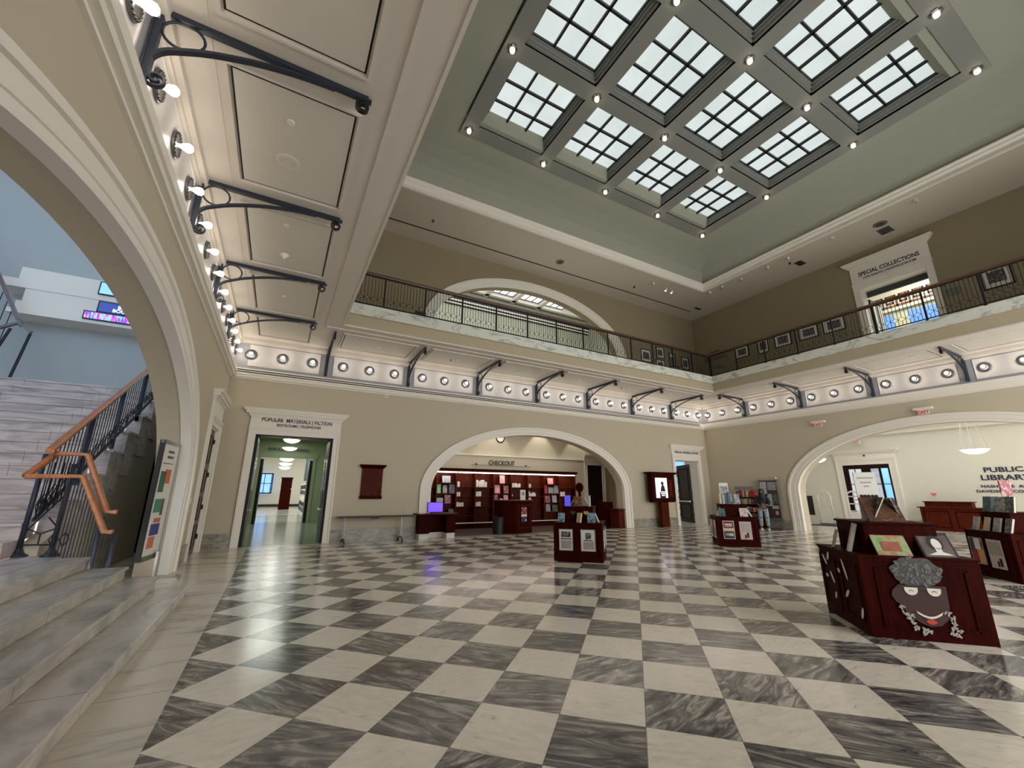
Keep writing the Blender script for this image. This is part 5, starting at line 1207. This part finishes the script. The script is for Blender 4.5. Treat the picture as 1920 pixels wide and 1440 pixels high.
# stand near the right doorway
kb(K3, 225, -.38, .49, .882, .18, .24, .03, pics['teal'], 'book', 'teal and black book at the left of the stand near the right doorway', .25)
kb(K3, 135, .10, .49, .882, .16, .28, .03, pics['cream'], 'book', 'first cream book leaning on the left side of the stand near the right doorway', .45)
kb(K3, 135, .32, .49, .882, .16, .26, .03, pics['pale'], 'book', 'second pale book leaning on the left side of the stand near the right doorway', .45)
kb(K3, 225, .24, .49, .882, .22, .26, .03, blotch('red_white_cover', [(190, 50, 46), (220, 214, 206), (60, 50, 50)], 12), 'book', 'red and white book at the right of the stand near the right doorway', .3)
kb(K3, 315, -.30, .49, .882, .16, .3, .03, M['paper'], 'book', 'white book leaning on the right side of the stand near the right doorway', .5)
t, R = kb(K3, 225, -.16, .02, 1.252, .26, .66, .012, M['paper'], 'notice_stand', 'upright notice with grey picture on the stand near the right doorway', .03, cat='notice', pages=False)
MB(R).box(-.11, .11, -.006, -.003, .36, .56).build('picture', pics['grey'], t)
for i, (u, mk, h, w) in enumerate(((-.34, 'cream', .34, .06), (-.25, 'pale', .30, .05), (-.18, 'teal', .34, .06), (-.10, 'dark', .36, .05), (-.03, 'blue', .33, .05), (.04, 'dark', .31, .06), (.14, 'grey', .30, .14))):
    kb(K3, 225, u, .28, 1.252, w, h, .16, pics[mk], 'book', '%s upright book from the left on top of the stand near the right doorway' % ORD[i], .05)
kb(K3, 315, -.08, .22, 1.252, .2, .38, .03, M['paper'], 'book', 'white book leaning outward at the right top of the stand near the right doorway', .55)
# right-edge stand
for i, (u, mk, w) in enumerate(((-.42, 'grey', .18), (-.14, 'cream', .14), (.12, 'grey', .20), (.40, 'dark', .2))): kb(K4, 135, u, .49, .882, w, .27, .03, pics[mk], 'book', '%s book from the left on the ledge of the right-edge display stand' % ORD[i], .28, tw=-.15)
for i, (u, mk, w) in enumerate(((-.30, 'teal', .2), (-.12, 'blue', .16), (.06, 'grey', .2), (.26, 'dark', .2))): kb(K4, 135, u, .28, 1.252, w, .30, .03, pics[mk], 'book', '%s book from the left on top of the right-edge display stand' % ORD[i], .2)
m = MB(TM((K4[0]-.02, K4[1]+.05, 1.25), -.35)); m.box(-.015, .015, -.01, .01, 0, .32); m.box(-.15, .15, -.012, .012, .32, .62)
tag(m.build('framed_placard', pics['maroon'], bevel=.02), 'small maroon placard raised above the books on the right-edge display stand', 'placard')

# ============================================================ wall shelf, notice board, person by the right arch
t = thing('book_trolley', (20.1, 12.6, 0), 'low wooden bookshelf with three rows behind the person by the right wall', 'bookcase')
MB().box(19.9, 20.45, 12.0, 12.05, 0, 1.4).box(19.9, 20.45, 13.3, 13.35, 0, 1.4).build('side_panel', M['cherry'], t); MB().box(20.42, 20.45, 12.05, 13.3, 0, 1.4).build('back_panel', M['cherry'], t)
for z in (.05, .38, .72, 1.07, 1.40): MB().box(19.9, 20.42, 12.0, 13.35, z-.03, z).build('shelf', M['cherry'], t)
rr = random.Random(9); cols = ['maroon', 'red', 'dark', 'cream', 'pale', 'teal', 'green', 'tan', 'grey']
for zi, z in enumerate((.38, .72, 1.07, 1.40)):
    y = 12.1; n = 0
    while y < 13.25 and n < 14:
        w = rr.uniform(.05, .10); h = rr.uniform(.2, .30) if zi < 3 else rr.uniform(.24, .34); mk = rr.choice(cols if zi < 3 else ['maroon', 'maroon', 'red', 'cream', 'dark'])
        o = MB().box(19.94, 20.16, y, y+w*.9, z+.001, z+h).build('shelf_book', pics[mk]); tag(o, 'book %d places from the arch end, %s row, shelf behind the person' % (n+1, ['lowest', 'second', 'third', 'top'][zi]), 'book', 'books on the shelf behind the person'); y += w; n += 1
t = thing('shelf_sign', (20.2, 12.85, 1.4), 'long pale blue sign standing above the books on the shelf behind the person', 'sign'); MB().box(20.2, 20.22, 12.35, 13.3, 1.74, 1.9).build('board', plain('blue_grey_sign', (130, 136, 156), .5), t); MB().box(20.2, 20.22, 12.5, 12.52, 1.4, 1.74).box(20.2, 20.22, 13.1, 13.12, 1.4, 1.74).build('leg', M['steel'], t)
t = thing('notice_board', (20.45, 11.75, 0), 'tall metal framed glass notice board with papers leaning by the right arch', 'notice board')
FN = Matrix(((0, -1, 0, 20.46), (1, 0, 0, 0), (0, 0, 1, 0), (0, 0, 0, 1)))
m = MB(FN)
for q in ((11.3, 12.22, .42, .46), (11.3, 12.22, 2.17, 2.21), (11.3, 11.345, 0, 2.21), (12.175, 12.22, 0, 2.21)): m.box(q[0], q[1], -.02, .03, q[2], q[3])
m.build('frame', M['steel'], t); MB(FN).box(11.34, 12.18, -.01, .0, .46, 2.17).build('board', plain('dark_felt', (64, 62, 58), .8), t)
for i, (a, b, c, d, mm) in enumerate(((11.85, 12.15, 1.45, 2.12, 'pale'), (11.38, 11.8, 1.72, 2.1, 'grey'), (11.40, 11.62, 1.1, 1.6, 'dark'), (11.65, 11.95, 1.0, 1.55, 'pale'), (11.4, 11.7, .88, 1.02, 'cream'), (11.45, 11.58, .62, .78, 'pink'))): MB(FN).box(a, b, .0, .006, c, d).build('pinned_sheet', pics[mm], t)
MB(FN).box(11.24, 11.36, -.05, .12, 0, .03).box(12.16, 12.28, -.05, .12, 0, .03).build('foot', M['steel'], t)
MB().sphere((20.46, 11.36, 2.27), .05, 10).build('finial', M['white'], t)
tag(MB().box(19.6, 20.56, 11.0, 12.0, 0, .012).build('floor_mat', M['rugdark']), 'dark mat on the floor under the notice board', 'mat')
# ---- person reading
def skin(name, verts, edges, radii, mat, parent, sub=2, P=None, root=0):
    me = bpy.data.meshes.new(name); me.from_pydata([tuple((P or ident()) @ Vector(v)) for v in verts], edges, [])
    tmp = bpy.data.objects.new(name, me); COL.objects.link(tmp)
    md = tmp.modifiers.new('skin', 'SKIN'); sm_ = tmp.modifiers.new('sub', 'SUBSURF'); sm_.levels = sub; sm_.render_levels = sub; md.use_smooth_shade = True
    for i, r in enumerate(radii):
        rr_ = (r, r) if isinstance(r, (int, float)) else r; me.skin_vertices[0].data[i].radius = rr_; me.skin_vertices[0].data[i].use_root = (i == root)
    bpy.context.view_layer.update()
    dg = bpy.context.evaluated_depsgraph_get(); ne = bpy.data.meshes.new_from_object(tmp.evaluated_get(dg)); bpy.data.objects.remove(tmp)
    mb = MB(); mb.bm.free(); bm = bmesh.new(); bm.from_mesh(ne); mb.bm = bm
    return mb.build(name, mat, parent, smooth=True)
PX, PY = 19.42, 11.55
ph = math.atan2(-PY, -PX)-(-PI/2)   # local -y faces the camera side
pp = thing('person', (PX, PY, 0), 'person in dark top and ripped light jeans, head bowed over something held at the waist', 'person', rz=ph+.15); P = MW[pp.name]
skinc = plain('skin_tone', (112, 78, 60), .55); jeans = blotch('washed_denim', [(110, 128, 142), (150, 166, 176), (92, 108, 122)], 5, .8); hoodie = plain('black_hoodie', (24, 24, 30), .85)
V = [(0, 0, .95), (0, -.01, 1.12), (0, -.01, 1.30), (0, -.02, 1.43), (0, -.05, 1.50), (0, -.09, 1.57), (0, -.12, 1.66),
     (.17, -.0, 1.40), (.25, -.02, 1.20), (.18, -.18, 1.08), (.07, -.25, 1.07), (-.17, 0, 1.40), (-.25, -.02, 1.20), (-.18, -.18, 1.08), (-.07, -.25, 1.07),
     (.10, 0, .88), (.12, -.01, .50), (.13, .02, .10), (.13, -.12, .05), (-.10, 0, .88), (-.12, -.01, .50), (-.14, .02, .10), (-.15, -.12, .05)]
Eg = [(0, 1), (1, 2), (2, 3), (3, 4), (4, 5), (5, 6), (3, 7), (7, 8), (8, 9), (9, 10), (3, 11), (11, 12), (12, 13), (13, 14), (0, 15), (15, 16), (16, 17), (17, 18), (0, 19), (19, 20), (20, 21), (21, 22)]
Rr = [(.15, .10), (.135, .095), (.15, .10), (.12, .08), .05, (.07, .08), (.075, .09), .055, .045, .036, .028, .055, .045, .036, .028, .085, .06, .04, .03, .085, .06, .04, .03]
skin('body', V, Eg, Rr, skinc, pp, 2, P)
V2 = [(0, 0, 1.0), (0, -.01, 1.15), (0, -.01, 1.32), (0, -.02, 1.43), (.18, 0, 1.40), (.27, -.02, 1.19), (.20, -.17, 1.08), (-.18, 0, 1.40), (-.27, -.02, 1.19), (-.20, -.17, 1.08)]
skin('hooded_top', V2, [(0, 1), (1, 2), (2, 3), (3, 4), (4, 5), (5, 6), (3, 7), (7, 8), (8, 9)], [(.215, .15), (.205, .15), (.215, .15), (.17, .12), .10, .088, .06, .10, .088, .06], hoodie, pp, 2, P)
V3 = [(0, 0, .98), (.11, 0, .86), (.125, -.01, .52), (.13, .0, .14), (-.11, 0, .86), (-.13, -.01, .52), (-.14, .0, .14)]
jn = skin('jeans', V3, [(0, 1), (1, 2), (2, 3), (0, 4), (4, 5), (5, 6)], [(.18, .125), .115, .088, .078, .115, .088, .078], jeans, pp, 2, P)
for x in (.125, -.13): MB(P).box(x-.05, x+.05, -.094, -.088, .50, .535).build('knee_rip', M['ink'], jn)
for x in (.13, -.145):
    m = MB(P); m.loft([[(x+a*.05*k, -.20*t_+.06, .004+hh) for a, hh in ((-1, 0), (1, 0), (.8, zz), (-.8, zz))] for t_, k, zz in ((0, .8, .09), (.35, 1.0, .09), (.7, 1.05, .06), (1.0, .7, .035))]); m.build('shoe', M['white'], pp, smooth=True)
m = MB(P); m.lathe([(.004, 1.775), (.06, 1.765), (.105, 1.72), (.125, 1.64), (.13, 1.55), (.135, 1.46), (.14, 1.36), (.10, 1.30), (.01, 1.30)], (.02, -.06, 0), n=18); m.build('hair', plain('dark_hair', (18, 16, 18), .6), pp, smooth=True)
m = MB(P); m.lathe([(.004, 1.57), (.035, 1.58), (.05, 1.62), (.05, 1.67), (.03, 1.71), (.004, 1.72)], (0, -.145, 0), n=12)
m.build('face', skinc, pp, smooth=True)
for s_ in (-1, 1):
    hx = .06*s_
    for k, (dx, L) in enumerate(((-.030, .055), (-.010, .065), (.010, .07), (.030, .058))):
        MB(P).tube([(hx+dx, -.26, 1.085-.008*k), (hx+dx*.8-.02*s_, -.30, 1.08-.008*k), (hx+dx*.5-.045*s_, -.315, 1.07-.008*k)], .009, 6).build('finger', skinc, pp, smooth=True)
    MB(P).tube([(hx+.03*s_, -.255, 1.10), (hx+.015*s_, -.29, 1.125), (hx-.01*s_, -.31, 1.125)], .010, 6).build('thumb', skinc, pp, smooth=True)
ob = MB(P @ Matrix.Translation((0, -.305, 1.09)) @ Matrix.Rotation(-.9, 4, 'X')); ob.box(-.06, .06, -.006, .006, -.09, .09); tag(ob.build('phone', M['grey']), 'small pale object held in both hands by the person', 'phone')
m = MB(); m.box(19.15, 19.5, 12.0, 12.3, 0, .28); tag(m.build('bag', M['blackpl'], bevel=.06), 'small dark bag on the floor behind the stand beside the person', 'bag')

# ============================================================ poster stand in the left arch
t = thing('poster_stand', (-1.62, 10.1, 0), 'tall silver and black poster stand showing three colour pictures in the left arch', 'sign')
PSM = Matrix(((.12, .993, 0, -1.94), (.993, -.12, 0, 9.62), (0, 0, 1, 0), (0, 0, 0, 1)))    # u along the sheet, v out of it
MB(PSM).box(.10, .14, -.05, .03, .40, 2.50).build('side_edge', M['blackpl'], t)
MB(PSM).box(.13, .95, -.02, .0, .46, 2.46).build('sheet', M['paper'], t)
MB(PSM).box(.10, .98, -.03, .03, 2.44, 2.50).box(.95, .98, -.03, .02, .40, 2.5).build('frame', M['steel'], t)
MB(PSM).box(.11, .97, -.03, .02, .38, .46).build('bottom_rail', plain('green_grey_rail', (96, 104, 90), .5), t)
for a, b, c, d, cc in ((.30, .55, 1.56, 1.94, (60, 110, 84)), (.50, .78, 1.72, 1.98, (204, 104, 80)), (.30, .62, 1.20, 1.44, (70, 140, 124)), (.62, .74, 1.14, 1.44, (96, 90, 64)), (.42, .72, 1.02, 1.10, (200, 110, 84)), (.34, .74, .80, 1.0, (58, 66, 140)), (.34, .62, .58, .78, (206, 120, 84))):
    MB(PSM).box(a, b, .0, .004, c, d).build('picture_block', plain('print_%d%d%d' % cc, cc, .5), t)
m = MB(PSM); [m.box(.45, .75, 0, .003, z, z+.05) for z in (2.28, 2.18)]; m.box(.3, .8, 0, .003, 2.08, 2.095); m.build('heading', M['grey'], t)
MB().box(-1.78, -1.40, 10.2, 10.55, 0, .035).build('base_plate', M['steel'], t); MB().box(-1.80, -1.76, 10.3, 10.4, .03, .5).build('upright', M['steel'], t)
tag(MB().box(-1.95, -1.7, 8.95, 9.35, 0, .35).build('stand_foot', M['base']) , 'small marble block at the foot of the left arch', 'block') if 0 else None
print('objects', len(bpy.data.objects))
